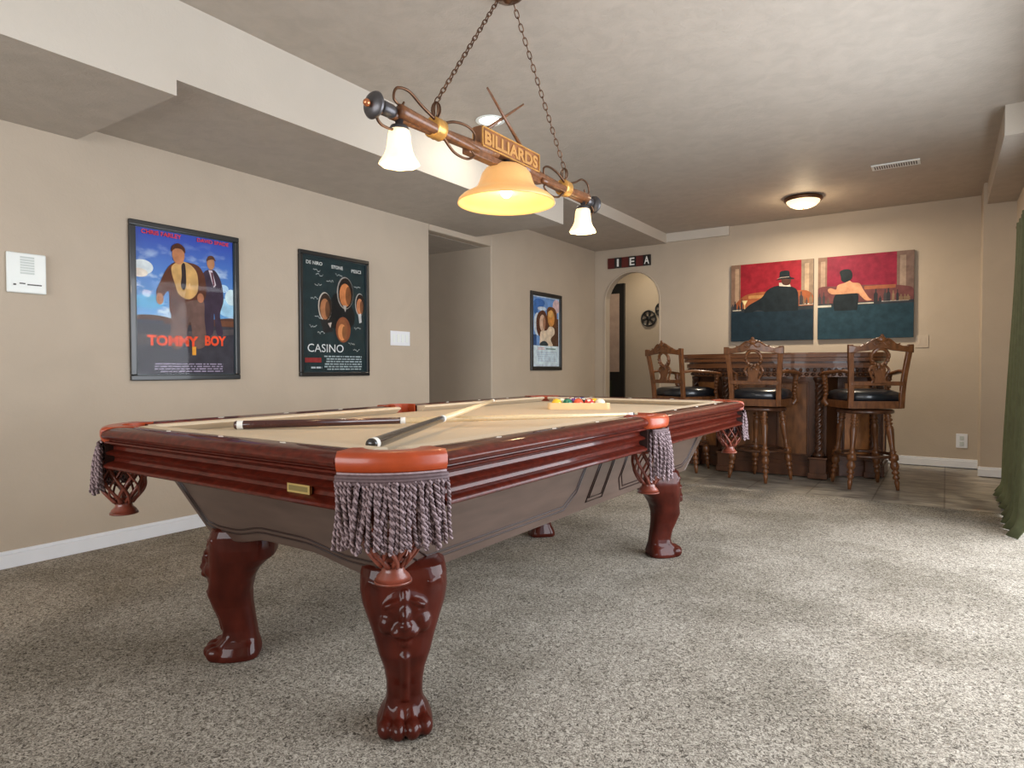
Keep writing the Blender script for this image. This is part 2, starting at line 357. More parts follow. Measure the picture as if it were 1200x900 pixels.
# baseboards
def bb(name, x0, x1, y0, y1):
    b = B(); b.box(x0, x1, y0, y1, 0, .068)
    gx, gy = (x1 - x0), (y1 - y0)
    if gx < gy: b.box(x0, x0 + gx * .55, y0, y1, .068, .085) if x0 <= XL + .01 else b.box(x0 + gx * .45, x1, y0, y1, .068, .085)
    else: b.box(x0, x1, y0 + gy * .45, y1, .068, .085)
    return struct(b.build(name, M['trim'], bevel=.003))
bb('baseboard_left', XL, XL + .016, YB, 4.40); bb('baseboard_left_far', XL, XL + .016, 5.352, YF)
bb('baseboard_hall', -5.5, XL - .002, 5.336, 5.352)
bb('baseboard_far', xb, .262, YF - .016, YF); bb('baseboard_far_right', .246, XR, 7.174, 7.19)
bb('baseboard_beyond', -3.7, -2.3, 8.984, 9.0)

# ------------------------------------------------------------------ pool table
TW, TL = 1.392, 2.79; HW, HL = TW / 2, TL / 2
tr = -.005; T0 = Vector((-.920, .938, 0))
Rz = Matrix.Rotation(tr, 3, 'Z')
def W(u, v, z=0):                                     # table corner frame -> world
    return T0 + Rz @ Vector((u, v, 0)) + Vector((0, 0, z))
def LT(u, v, z=0): return Vector((u + HW, v - HL, z))  # corner frame -> table-centre frame
tc = W(-HW, HL)
table = thing('pool_table', 'cherry wood pool table with tan felt, fringed pockets and carved lion legs', 'pool table', tc, tr)
ZT = .80
prof = [(-.098, .797), (-.05, .801), (-.022, .801), (-.006, .797), (.006, .789), (.010, .779), (.006, .771), (-.002, .766), (-.010, .765),
        (-.010, .762), (-.001, .760), (.002, .756), (-.003, .752), (-.018, .749), (-.027, .742), (-.025, .733), (-.010, .729), (-.003, .724), (-.008, .718),
        (-.024, .715), (-.030, .706), (-.026, .697), (-.008, .693), (.003, .686), (.003, .680), (-.003, .675), (-.03, .675), (-.03, .752), (-.098, .752)]
cush = [(-.097, .797), (-.135, .800), (-.150, .797), (-.152, .790), (-.13, .775), (-.12, .768), (-.097, .768)]
def rail(side, a, c_):
    # side: 'R','L' run along y from a..c ; 'N','F' run along x
    b = B(); q = B()
    if side in 'RL':
        sg = 1 if side == 'R' else -1
        T = Matrix(((sg, 0, 0, sg * HW), (0, 0, 1, 0), (0, 1, 0, 0), (0, 0, 0, 1)))
    else:
        sg = 1 if side == 'F' else -1
        T = Matrix(((0, 0, 1, 0), (sg, 0, 0, sg * HL), (0, 1, 0, 0), (0, 0, 0, 1)))
    b.prism(prof, a, c_, T, smooth=False)
    q.prism(cush, a, c_, T, smooth=False)
    o = b.build('rail', M['cherry'] if side in 'RL' else M['cherry_x'], table)
    for p in o.data.polygons: p.use_smooth = len(p.vertices) == 4
    o.modifiers.new('edge', 'EDGE_SPLIT').split_angle = math.radians(38)
    cq = q.build('cushion', M['felt'], o)
    n = 3
    L_ = c_ - a
    for i in range(1, n + 1):
        t = a + L_ * i / (n + 1); s_ = B(); d = .012
        pts = [(-.058 - .006, 0), (-.058, -d), (-.058 + .006, 0), (-.058, d)]
        s_.prism([(p[0], p[1]) for p in pts], .8005, .8022, Matrix(((sg if side in 'RL' else 0, 0 if side in 'RL' else 1, 0, sg * HW if side in 'RL' else t), (0 if side in 'RL' else sg, 1 if side in 'RL' else 0, 0, t if side in 'RL' else sg * HL), (0, 0, 1, 0), (0, 0, 0, 1))))
        s_.build('sight', M['pearl'], o)
    return o
cc = .165; sp = .085
rail('N', -HW + cc, HW - cc); rail('F', -HW + cc, HW - cc)
for s in 'RL':
    rail(s, -HL + cc, -sp); rail(s, sp, HL - cc)
b = B(); b.box(-HW + .10, HW - .10, -HL + .10, HL - .10, .725, .768); b.build('playing_bed', M['felt'], table)
# corner pockets, side pockets
def fringe_mesh(wd, ln, n, curve, tie=False, seed=1):
    rnd = random.Random(seed); b = B(); b.mat(M['fringe_dark'])
    # header band
    hp = []
    for i in range(13):
        x = -wd / 2 + wd * i / 12; hp.append((x, curve * (1 - (2 * x / wd) ** 2), -.006))
    for dz in (0, -.007, -.014): b.tube([(p[0], p[1] + .002, p[2] + dz) for p in hp], .0045, 6)
    for layer in range(2):
        for i in range(n):
            x = -wd / 2 + wd * (i + .5 * layer + .3) / n
            if abs(x) > wd / 2: continue
            y = curve * (1 - (2 * x / wd) ** 2) + (.003 if layer == 0 else -.006)
            bel = .020 * (1 - (2 * x / wd) ** 2)
            L_ = ln * rnd.uniform(.9, 1.06); sway = rnd.gauss(0, .008) if layer == 0 else rnd.gauss(0, .004)
            if tie: sway = -x * .62 + rnd.gauss(0, .004)
            ph = rnd.uniform(0, 6)
            N_ = int(L_ / .0022)
            for st in range(2):
                pts = []
                for k in range(N_ + 1):
                    t = k / N_; a = 2 * PI * t * L_ / .017 + PI * st + ph
                    dx = sway * t ** 1.4 * 1.5 + .003 * math.sin(t * 5 + ph)
                    pts.append((x + dx + .0027 * math.cos(a), y + bel * math.sin(min(1, t * 1.3) * PI * .6) + .003 * math.sin(t * 4 + ph) + .0027 * math.sin(a), -.016 - L_ * t))
                b.mat(M['fringe'] if st == 0 else M['fringe_dark']); b.tube(pts, .0029 if st == 0 else .0026, 4)
    return b
def net_mesh(r0, z0, z1, ns=9):
    b = B(); H = z0 - z1
    def rad(t): return r0 * (1 + .22 * math.sin(PI * min(1, t * 1.15))) * (1 - t) ** .55 * .85 + .024 if t < 1 else .024
    for d in (-1, 1):
        for i in range(ns):
            pts = []
            for k in range(15):
                t = k / 14; a = 2 * PI * i / ns + d * 1.25 * t
                r = max(.024, (r0 * (1 + .18 * math.sin(PI * t)) * (1 - t ** 3.6) + .026 * t ** 3.6) + (.002 * d))
                pts.append((r * math.cos(a), r * math.sin(a), z0 - H * .78 * t))
            b.tube(pts, .0058, 6, flat=.55)
    zc = z0 - H * .76
    b.lathe([(.020, zc + .012), (.027, zc + .006), (.024, zc - .006), (.026, zc - .016), (.036, zc - .026), (.042, zc - .040), (.041, z1 + .004), (.034, z1), (.001, z1)], 20)
    b.lathe([(r0 - .004, z0 + .02), (r0 + .004, z0 + .02), (r0 + .005, z0 - .004), (r0 - .003, z0 - .004)], 24, caps=False)
    return b
fr_corner = fringe_mesh(.240, .142, 27, .036, seed=3).build('fringe', M['fringe'], table)
fr_side = fringe_mesh(.15, .172, 17, .022, tie=False, seed=5).build('fringe', M['fringe'], table)
net_c = net_mesh(.056, .672, .514).build('pocket_net', M['net'], table)
net_s = net_mesh(.052, .672, .506).build('pocket_net', M['net'], table)
def corner_pad_mesh():
    # local frame: x lateral along the cut, y outward, origin middle of the cut line
    b = B(); h = .118; n = 14; outer = []; inner = []
    for i in range(n + 1):
        x = -h + 2 * h * i / n; outer.append((x, .034 * (1 - (x / h) ** 2)))
    ri = .064
    for i in range(n + 1):
        a = PI * i / n; inner.append((ri * math.cos(a), -.072 + ri * math.sin(a) * .92))
    poly = outer + [(h, -.014), (h - .03, -.075)] + inner + [(-h + .03, -.075), (-h, -.014)]
    # loft the polygon with rounded outer edge
    rings = []
    for z, k in ((.757, -.004), (.762, .002), (.775, .006), (.790, .006), (.799, .001), (.803, -.007), (.804, -.014)):
        ring = []
        for j, (x, y) in enumerate(poly):
            if j <= n: ring.append((x * (1 + k / h * .4), y + k, z))
            else: ring.append((x, y, z if z < .803 else .803))
        rings.append(ring)
    b.loft(rings)
    return b
def corner_block_mesh():
    b = B(); h = .114
    b.prism([(-h, -.002), (-h * .5, .006), (0, .008), (h * .5, .006), (h, -.002), (h - .05, -.058), (-h + .05, -.058)], .675, .757)
    return b
pad_c = corner_pad_mesh().build('pocket_leather', M['leather'], table)
pad_c.modifiers.new('edge', 'EDGE_SPLIT').split_angle = math.radians(60)
blk_c = corner_block_mesh().build('corner_block', M['groove'], table)
# pipe trim under leather
pb = B(); pts = [(-.117 + .234 * i / 16, .034 * (1 - (-1 + 2 * i / 16) ** 2) + .004, .757) for i in range(17)]; pb.tube(pts, .003, 6)
pip_c = pb.build('piping', M['fringe'], pad_c)
lb = B()
for r_, z0_, z1_ in ((.062, .70, .792),):
    n = 16; vs = []
    for i in range(n + 1):
        a = PI * 1.25 * (i / n) - PI * .125
        for rr_, zz in ((r_, z0_), (r_, z1_), (r_ + .006, z1_), (r_ + .006, z0_)): vs.append((rr_ * math.cos(a), -.062 + rr_ * math.sin(a) * .95, zz))
    lb.add(vs, [(i * 4 + j, i * 4 + (j + 1) % 4, (i + 1) * 4 + (j + 1) % 4, (i + 1) * 4 + j) for i in range(n) for j in range(4)])
liner_c = lb.build('pocket_liner', M['net'], table)
corner_parts = [(pad_c, 0, 0), (blk_c, 0, 0), (liner_c, 0, 0)]
def place(o, x, y, z, rz): o.location = (x, y, z); o.rotation_euler = (0, 0, rz)
first = True
for sx, sy in ((1, -1), (-1, -1), (1, 1), (-1, 1)):
    mx, my = sx * (HW - cc / 2 + .002), sy * (HL - cc / 2 + .002)
    rz = math.atan2(sy, sx) - PI / 2
    L_ = []
    for o in (pad_c, blk_c, liner_c, fr_corner, net_c): L_.append(o if first else copy_part(o, table))
    place(L_[0], mx, my, 0, rz); place(L_[1], mx, my, 0, rz); place(L_[2], mx, my, 0, rz)
    out = Vector((sx, sy, 0)).normalized()
    place(L_[3], mx + out.x * .008, my + out.y * .008, .757, rz)
    place(L_[4], mx - out.x * .012, my - out.y * .012, 0, rz)
    first = False
# side pockets
b = B(); n = 12; h = .090; outer = [(-h + 2 * h * i / n, .030 * (1 - (2 * i / n - 1) ** 2) ** .6 + .004) for i in range(n + 1)]
poly = outer + [(h, -.060), (.062, -.060)] + [(.062 * math.cos(PI * i / n), -.060 + .045 * math.sin(PI * i / n)) for i in range(1, n)] + [(-.062, -.060), (-h, -.060)]
rings = []
for z, k in ((.757, -.002), (.764, .003), (.778, .006), (.792, .005), (.800, 0), (.804, -.007)):
    rings.append([(x, y + (k if j <= n else 0), z) for j, (x, y) in enumerate(poly)])
b.loft(rings); pad_s = b.build('pocket_leather', M['leather'], table); pad_s.modifiers.new('edge', 'EDGE_SPLIT').split_angle = math.radians(60)
b = B(); b.box(-.088, .088, -.05, .004, .675, .757); blk_s = b.build('corner_block', M['groove'], table)
b = B(); b.prism([(-.064, -.10), (-.064, -.055), (-.04, -.02), (0, -.012), (.04, -.02), (.064, -.055), (.064, -.10), (.070, -.10), (.070, -.055), (.045, -.012), (0, -.004), (-.045, -.012), (-.070, -.055), (-.070, -.10)], .66, .806)
liner_s = b.build('pocket_liner', M['leather'], table)
for i, sg in enumerate((1, -1)):
    rz = -PI / 2 * sg
    L_ = [o if i == 0 else copy_part(o, table) for o in (pad_s, blk_s, liner_s, fr_side, net_s)]
    for o in L_[:3]: place(o, sg * HW, 0, 0, rz)
    place(L_[3], sg * (HW + .016), 0, .757, rz); place(L_[4], sg * (HW - .028), 0, 0, rz)
# cabinet: four slanting panels with grooves and scalloped lower edge
def panel_outline(half_top, half_bot, arch, n=24):
    # local x lateral, returns bottom edge list of (x, z-drop 0..1 , extra)
    pts = []
    for i in range(n + 1):
        x = -half_bot + 2 * half_bot * i / n; t = abs(x) / half_bot
        s_ = max(0, min(1, (.72 - t) / .5)); s_ = s_ * s_ * (3 - 2 * s_)
        pts.append((x, arch * s_))
    return pts
def cab_panel(ht, hb, dist_t, dist_b, arch, rz, grooves):
    z0, z1 = .42, .676
    b = B()
    bot = panel_outline(ht, hb, arch)
    def P(x, z, off=0):     # slanting plane: y goes from dist_b to dist_t
        t = (z - z0) / (z1 - z0); return Vector((x, dist_b + (dist_t - dist_b) * t + off, z))
    n = len(bot); T = Matrix.Rotation(rz, 4, 'Z')
    topx = [-ht + 2 * ht * i / (n - 1) for i in range(n)]
    for off in (0, -.03):
        pass
    vs = [P(x, z0 + a) for x, a in bot] + [P(topx[i], z1) for i in range(n)] + [P(x * .93, z0 + a, -.04) for x, a in bot] + [P(topx[i] * .93, z1, -.04) for i in range(n)]
    fs = []
    for i in range(n - 1):
        fs += [(i, i + 1, n + i + 1, n + i), (2 * n + i, 3 * n + i, 3 * n + i + 1, 2 * n + i + 1), (i, 2 * n + i, 2 * n + i + 1, i + 1), (n + i, n + i + 1, 3 * n + i + 1, 3 * n + i)]
    fs += [(0, n, 3 * n, 2 * n), (n - 1, 3 * n - 1, 4 * n - 1, 2 * n - 1)]
    b.add(vs, fs, False, T)
    o = b.build('cabinet_panel', M['cabinet'], table, bevel=.004)
    g = B()
    for run in grooves:
        g.tube([tuple(P(x, z, .0005)) for x, z in run], .0032, 6, T, flat=1)
    g.build('groove', M['groove'], o)
    return o
z0 = .42
def grv(hb, ht, arch, ins):
    # closed outline following the panel edge
    bot = [(x, z0 + ins + a) for x, a in panel_outline(ht, hb - ins * .9, arch) if abs(x) < hb - ins]
    sl = (ht - hb) / .256
    r_ = [(hb - ins * .9 + (z - z0) * sl, z) for z in (z0 + ins + .012, .56, .664)]
    return [(-x, z) for x, z in reversed(r_)] + bot + r_
hbN, htN = HW - .27, HW - .175
cab_panel(htN, hbN, HL - .165, HL - .285, .034, PI, [grv(hbN, htN, .030, .034), grv(hbN, htN, .030, .050)])
cab_panel(htN, hbN, HL - .165, HL - .285, .034, 0, [grv(hbN, htN, .030, .034), grv(hbN, htN, .030, .050)])
hbS, htS = HL - .285, HL - .165
def side_grooves():
    out = []
    for ins in (.034, .050):
        zb = z0 + ins; e0, e1 = -hbS + .02 + ins, -.12 - ins * .8
        out.append([(e0 - .055, .664), (e0 - .02, zb + .03), (e0 + .03, zb), (e1 - .10, zb), (e1 - .04, zb + .06), (e1 - .03, .664)])
        out.append([(-x, z) for x, z in out[-1]])
        out.append([(-.10 + ins, .664), (-.105 + ins, zb), (.105 - ins, zb), (.10 - ins, .664)])
    return out
cab_panel(htS, hbS, HW - .175, HW - .275, .0, -PI / 2, side_grooves())
cab_panel(htS, hbS, HW - .175, HW - .275, .0, PI / 2, side_grooves())
# brass name plate on the near end apron
b = B(); b.mat(M['brass']); b.box(-.04, .04, -.004, .004, -.011, .011); b.mat(M['brass_dark']); b.box(-.034, .034, -.0045, -.003, -.006, .006)
npl = b.build('name_plate', parent=table, bevel=.001); p = LT(-.316, 0, .7055); npl.location = (p.x, p.y + .018, .706); npl['label'] = 'small brass name plate'
# legs: carved cabriole with lion mask and paw
def super_ring(z, d0, d1, hw, n=28, e=3.2):
    c = (d0 + d1) / 2; a = (d1 - d0) / 2; out = []
    for k in range(n):
        t = 2 * PI * k / n; ct, st = math.cos(t), math.sin(t)
        out.append((hw * math.copysign(abs(st) ** (2 / e), st), c + a * math.copysign(abs(ct) ** (2 / e), ct), z))
    return out
def leg_mesh():   # local: y outward (diagonal), x lateral
    b = B()
    S = [(.476, -.09, .01, .055), (.468, -.115, .045, .095), (.452, -.13, .068, .113), (.43, -.13, .075, .118), (.385, -.135, .078, .119), (.350, -.132, .080, .113), (.338, -.115, .080, .108), (.31, -.084, .082, .097), (.27, -.060, .082, .083), (.225, -.050, .090, .070),
         (.18, -.052, .074, .056), (.135, -.058, .053, .050), (.095, -.064, .043, .049), (.065, -.068, .048, .053), (.045, -.072, .062, .066), (.02, -.077, .072, .076), (.001, -.076, .072, .077)]
    b.loft([super_ring(*s) for s in S])
    # paw toes
    for x, d in ((-.050, .062), (-.018, .078), (.018, .078), (.050, .062)):
        b.sphere((x * 1.05, d - .004, .026), (.022, .032, .027)); b.tube([(x, d - .02, .045), (x * .85, d - .045, .075), (x * .6, d - .055, .12)], lambda t: .013 * (1 - .5 * t), 8)
    # knee ridge
    b.tube([(0, .070, .25), (0, .088, .225), (0, .072, .18), (0, .050, .13), (0, .042, .09)], .012, 8)
    # mask: skull, brow, cheeks, muzzle, nose, chin, ears
    b.sphere((0, .050, .345), (.074, .046, .072)); b.sphere((0, .082, .298), (.034, .030, .030)); b.sphere((0, .090, .330), (.015, .022, .034)); b.sphere((0, .104, .312), (.018, .014, .012))
    b.sphere((0, .072, .262), (.020, .022, .016))
    for s in (-1, 1):
        b.sphere((s * .017, .092, .294), (.020, .018, .015)); b.sphere((s * .044, .068, .312), (.026, .026, .030)); b.sphere((s * .032, .084, .368), (.028, .013, .009), rot=Matrix.Rotation(s * .4, 3, 'Y'))
        b.sphere((s * .032, .084, .348), (.011, .010, .008)); b.tube([(s * .058, .058, .385), (s * .068, .070, .415), (s * .092, .056, .422), (s * .100, .040, .395), (s * .088, .045, .370)], .008, 8)
        b.tube([(s * .070, .050, .36), (s * .078, .050, .32), (s * .066, .055, .280), (s * .040, .064, .250)], lambda t: .014 * (1 - .5 * t), 8)
    b.tube([(0, .080, .40), (0, .088, .38), (0, .086, .35)], .010, 8)
    return b
leg0 = leg_mesh().build('leg', M['leg'], table)
rm = leg0.modifiers.new('remesh', 'REMESH'); rm.mode = 'VOXEL'; rm.voxel_size = .0038; rm.use_smooth_shade = True
sm_ = leg0.modifiers.new('smooth', 'SMOOTH'); sm_.factor = .5; sm_.iterations = 6
for i, (fu, fv) in enumerate(((-.312, .355), (-TW + .295, .355), (-.325, 2.30), (-TW + .325, 2.30))):
    o = leg0 if i == 0 else copy_part(leg0, table)
    p = LT(fu, fv); o.location = p; o.rotation_euler = (0, 0, math.atan2(1 if p.y > 0 else -1, 1 if p.x > 0 else -1) - PI / 2)

# ------------------------------------------------------------------ cues, rack, balls
def cue(name, label, a, b_, butt, col_len, fer):
    a = Vector(a); b_ = Vector(b_); L_ = (b_ - a).length
    o = thing(name, label, 'cue', a); o.matrix_world = align(a, b_)
    o.rotation_mode = 'XYZ'
    m = B(); r0 = .0152; r1 = .0066
    rad = lambda t: r0 + (r1 - r0) * t / L_
    m.lathe([(.013, 0), (r0, .006), (r0, .022), (rad(col_len), col_len)], 20); m.build('butt', butt, o)
    m = B(); m.lathe([(rad(0) + .0002, .010), (rad(.03) + .0004, .012), (rad(.03) + .0004, .030), (rad(.04), .031)], 20); m.build('butt_ring', M['white'], o)
    m = B(); m.lathe([(rad(col_len) + .0004, col_len), (rad(col_len) + .0004, col_len + .018)], 20); m.build('joint_ring', M['white'], o)
    m = B(); m.lathe([(rad(col_len) - .0003, col_len), (rad(L_ * .8), L_ * .8), (rad(L_), L_ - .03)], 20); m.build('shaft', M['maple'], o)
    m = B(); m.lathe([(r1, L_ - .03), (r1, L_ - .008)], 16); m.build('ferrule', M['white'], o)
    m = B(); m.lathe([(r1, L_ - .008), (r1 * .9, L_ - .002), (.001, L_)], 16); m.build('tip', M['cue_wrap'], o)
    return o
cue('billiard_cue', 'cue with dark brown butt lying flat across the felt under the other cue', W(-1.170, .401, .7835), W(-.066, 1.352, .807), M['cue_brown'], .58, None)
cue('billiard_cue', 'cue with black butt at the near corner pocket, crossing over the other cue', W(-.262, .188, .7935), W(-.825, 1.490, .8345), M['cue_wrap'], .60, None)
A_, B_ = W(-.792, 1.946, .7685), W(-.542, 2.102, .7685)
ex = (B_ - A_).normalized(); ey = Vector((-ex.y, ex.x, 0)); side = (B_ - A_).length
rk = thing('ball_rack', 'triangular light wood ball rack on the felt holding fifteen balls', 'rack', A_)
rk.rotation_euler = (0, 0, math.atan2(ex.y, ex.x))
def offset_tri(s_, g):
    h_ = s_ * math.sqrt(3) / 2
    P = [Vector((0, 0)), Vector((s_, 0)), Vector((s_ / 2, h_))]; c = Vector((s_ / 2, h_ / 3)); out = []
    for i in range(3):
        p = P[i]; d = (p - c).normalized(); q = p + d * (-g * 2)
        a1 = math.atan2(d.y, d.x); r_ = .02
        for k in range(-3, 4): out.append((q.x - d.x * r_ * 1.6 + r_ * math.cos(a1 + k * PI / 9), q.y - d.y * r_ * 1.6 + r_ * math.sin(a1 + k * PI / 9)))
    return out
s_out = side + .045
to = offset_tri(s_out, 0); ti = offset_tri(s_out, .008)
m = B(); n = len(to); off = Vector((-.0225, -.005))
vs = [(x + off.x, y + off.y, z) for z in (0, .034) for (x, y) in to] + [(x + off.x, y + off.y, z) for z in (0, .034) for (x, y) in ti]
fs = []
for i in range(n):
    j = (i + 1) % n; fs += [(i, j, n + j, n + i), (2 * n + i, 3 * n + i, 3 * n + j, 2 * n + j), (n + i, n + j, 3 * n + j, 3 * n + i), (i, 2 * n + i, 2 * n + j, j)]
m.add(vs, fs, False); m.build('rack_frame', M['rackwood'], rk, bevel=.002)
ball_cols = {'yellow': (.85, .52, .03), 'green': (.01, .16, .09), 'orange': (.75, .10, .04), 'red': (.55, .035, .03), 'white': (.85, .80, .65), 'blue': (.02, .05, .35), 'purple': (.12, .03, .2), 'maroon': (.25, .02, .02), 'black': (.01, .01, .01)}
BM = {k: mat('ball_' + k, v, .12, coat=.8, var=.01) for k, v in ball_cols.items()}
def ball(name_col, label, p, stripe=False):
    r_ = .0278; m = B(); m.mat(BM[name_col]); m.sphere((0, 0, 0), r_, 24, 16)
    Rr = Matrix.Rotation(random.uniform(0, 6), 4, 'Z') @ Matrix.Rotation(random.uniform(.3, 1.2), 4, 'X')
    m.mat(BM['white']); m.sphere((0, 0, 0), 0.001, 4, 4)
    # number spot: small cap on the surface
    cap = []; n_ = 14
    for rr_, zz in ((.0001, r_ + .00025), (.0085, math.sqrt(r_ ** 2 - .0085 ** 2) + .0002)):
        for k in range(n_): cap.append((rr_ * math.cos(2 * PI * k / n_), rr_ * math.sin(2 * PI * k / n_), zz))
    m.add(cap, [(k, (k + 1) % n_, n_ + (k + 1) % n_, n_ + k) for k in range(n_)], True, Rr)
    if stripe:
        for sgn in (-1, 1):
            m.lathe([(math.sqrt(r_ ** 2 - z_ ** 2) + .0002, z_) for z_ in [sgn * r_ * q for q in (.52, .65, .78, .9, .97)]] + [(.001, sgn * r_ * 1.005)], 20, Rr, caps=False)
    o = m.build('billiard_ball'); tag(o, label, 'ball', 'billiard balls in the rack'); o.location = p; return o
cols = [['yellow', 'green', 'orange', 'red', 'white'], ['blue', 'purple', 'black', 'yellow'], ['maroon', 'green', 'orange'], ['red', 'blue'], ['purple']]
names = {'yellow': 'yellow ball at the left end of the rack front row', 'green': 'dark green ball second from left in the rack front row', 'orange': 'orange red ball in the middle of the rack front row', 'red': 'deep red ball second from right in the rack front row', 'white': 'cream white ball at the right end of the rack front row'}
rows = ['front', 'second', 'third', 'fourth', 'last']
pitch_ = .0565; x_start = (side - 4 * pitch_) / 2
for r_i, row in enumerate(cols):
    for k, c_ in enumerate(row):
        lx = x_start + r_i * pitch_ / 2 + k * pitch_; ly = .034 + r_i * pitch_ * .866
        p = A_ + ex * lx + ey * ly; p.z = .7965
        if r_i == 0: lab = names[c_]
        else: lab = '%s ball in the %s row of the rack, %s in its row' % (c_, rows[r_i], ['leftmost', 'next to leftmost', 'third from left', 'rightmost'][k if k < len(row) - 1 else 3]) if len(row) > 1 else '%s ball at the far point of the rack' % c_
        ball(c_, lab, p, stripe=(r_i in (1, 2) and k % 2 == 0 and c_ != 'black') or c_ == 'white' and False)

# ------------------------------------------------------------------ hanging billiard lamp
VC = 1.425
lc = W(-HW, VC)
lamp = thing('billiard_lamp', 'hanging bronze billiard lamp with carved sign and three lit glass shades over the table', 'pendant lamp', (lc.x, lc.y, ZC), tr + PI / 2)
# local frame: x along the table (v - VC), y = -u direction (left, away from camera), z relative to ceiling
def Zl(z): return z - ZC
b = B(); b.lathe([(.001, Zl(2.575)), (.012, Zl(2.577)), (.02, Zl(2.588)), (.045, Zl(2.592)), (.066, Zl(2.605)), (.075, Zl(2.618)), (.078, Zl(2.63))], 32); b.build('canopy', M['bronze'], lamp)
zb = 1.895
# tapered wooden barrels
def barrel(x0, x1, z0_, z1_, r0_, r1_, y=0):
    b = B(); n = 12; prof = []
    L_ = math.hypot(x1 - x0, z1_ - z0_)
    for i in range(n + 1):
        t = i / n; prof.append((r0_ + (r1_ - r0_) * t, L_ * t))
    b.lathe([(.5 * prof[0][0], -.004)] + prof, 18, align((x0, y, Zl(z0_)), (x1, y, Zl(z1_))))
    return b
for sg in (-1, 1):
    sx = sg
    barrel(sx * .72, sx * .10, 1.868, zb, .019, .026, 0).build('barrel', M['barrel'], lamp)
    barrel(sx * .70, sx * .25, 1.880, 1.866, .024, .012, -.022).build('barrel', M['barrel'], lamp)
    b = B(); b.lathe([(.036, -.028), (.040, -.024), (.038, -.012), (.041, 0), (.038, .012), (.040, .024), (.036, .028)], 24, TR((sx * .487, -.006, Zl(1.885)), 0, PI / 2, 0)); b.build('collar', M['gold'], lamp)
    b = B(); b.lathe([(.020, -.03), (.025, -.027), (.024, .02), (.021, .03)], 18, TR((sx * .745, -.006, Zl(1.873)), 0, PI / 2, 0)); b.build('end_sleeve', M['iron_blue'], lamp)
    b = B(); b.lathe([(.010, -.018), (.022, -.016), (.042, -.008), (.047, 0), (.042, .008), (.022, .016), (.010, .020)], 28, TR((sx * .805, -.006, Zl(1.868)), 0, PI / 2, 0)); b.build('finial_disc', M['iron_blue'], lamp)
    b = B(); b.sphere((sx * .836, -.006, Zl(1.866)), (.014, .013, .013)); b.tube([(sx * .80, -.006, Zl(1.868)), (sx * .835, -.006, Zl(1.866))], .006, 8); b.build('finial_knob', M['copper'], lamp)
    # scrolls
    def scroll(pts, r_=.0062): b2 = B(); b2.tube(pts, lambda t: r_ * (1 - .35 * t), 8); return b2.build('scroll', M['bronze'], lamp)
    def spl(P, n=8):
        P = [Vector(p) for p in P]; out = []
        for i in range(len(P) - 1):
            p0 = P[max(0, i - 1)]; p1 = P[i]; p2 = P[i + 1]; p3 = P[min(len(P) - 1, i + 2)]
            for k in range(n):
                t = k / n; out.append(.5 * ((2 * p1) + (p2 - p0) * t + (2 * p0 - 5 * p1 + 4 * p2 - p3) * t * t + (3 * p1 - p0 - 3 * p2 + p3) * t ** 3))
        out.append(P[-1]); return [tuple(p) for p in out]
    scroll(spl([(sx * .50, -.02, Zl(1.908)), (sx * .58, -.02, Zl(1.935)), (sx * .65, -.02, Zl(1.965)), (sx * .71, -.02, Zl(1.955)), (sx * .725, -.02, Zl(1.915)), (sx * .69, -.02, Zl(1.900)), (sx * .675, -.02, Zl(1.918))]))
    scroll(spl([(sx * .47, -.02, Zl(1.905)), (sx * .40, -.02, Zl(1.935)), (sx * .32, -.02, Zl(1.945)), (sx * .27, -.02, Zl(1.93)), (sx * .27, -.02, Zl(1.90)), (sx * .29, -.02, Zl(1.895))]))
    scroll(spl([(sx * .47, -.02, Zl(1.865)), (sx * .40, -.02, Zl(1.820)), (sx * .32, -.02, Zl(1.815)), (sx * .27, -.02, Zl(1.84)), (sx * .29, -.02, Zl(1.855))]))
    scroll(spl([(sx * .76, -.01, Zl(1.862)), (sx * .795, -.01, Zl(1.835)), (sx * .775, -.01, Zl(1.812)), (sx * .72, -.01, Zl(1.812)), (sx * .69, -.01, Zl(1.835))]))
    b = B(); b.lathe([(.014, Zl(1.862)), (.014, Zl(1.84)), (.030, Zl(1.834)), (.035, Zl(1.824)), (.033, Zl(1.814))], 24, TR((sx * .685, -.006, 0))); b.build('shade_holder', M['iron_blue'], lamp)
    # fluted bell shade, open below
    prof = [(.030, 1.822), (.036, 1.818), (.040, 1.80), (.042, 1.775), (.046, 1.75), (.054, 1.73), (.068, 1.708), (.071, 1.700)]
    seg = 48; vs = []
    for (r_, z_) in prof:
        k_ = max(0, (1.78 - z_) / .08)
        for j in range(seg):
            a = 2 * PI * j / seg; rr_ = r_ * (1 + .035 * k_ * math.cos(8 * a)); vs.append((sx * .685 + rr_ * math.cos(a), -.006 + rr_ * math.sin(a), Zl(z_)))
    b = B(); b.add(vs, [(i * seg + j, i * seg + (j + 1) % seg, (i + 1) * seg + (j + 1) % seg, (i + 1) * seg + j) for i in range(len(prof) - 1) for j in range(seg)])
    o = b.build('glass_shade', M['shade_white'], lamp); so = o.modifiers.new('thick', 'SOLIDIFY'); so.thickness = .003
    b = B(); b.sphere((sx * .685, -.006, Zl(1.762)), (.022, .022, .030)); b.build('bulb', M['bulb'], lamp)
    pl = point('lamp_light', (sx * .685, -.006, Zl(1.685)), 1.6); pl.parent = lamp
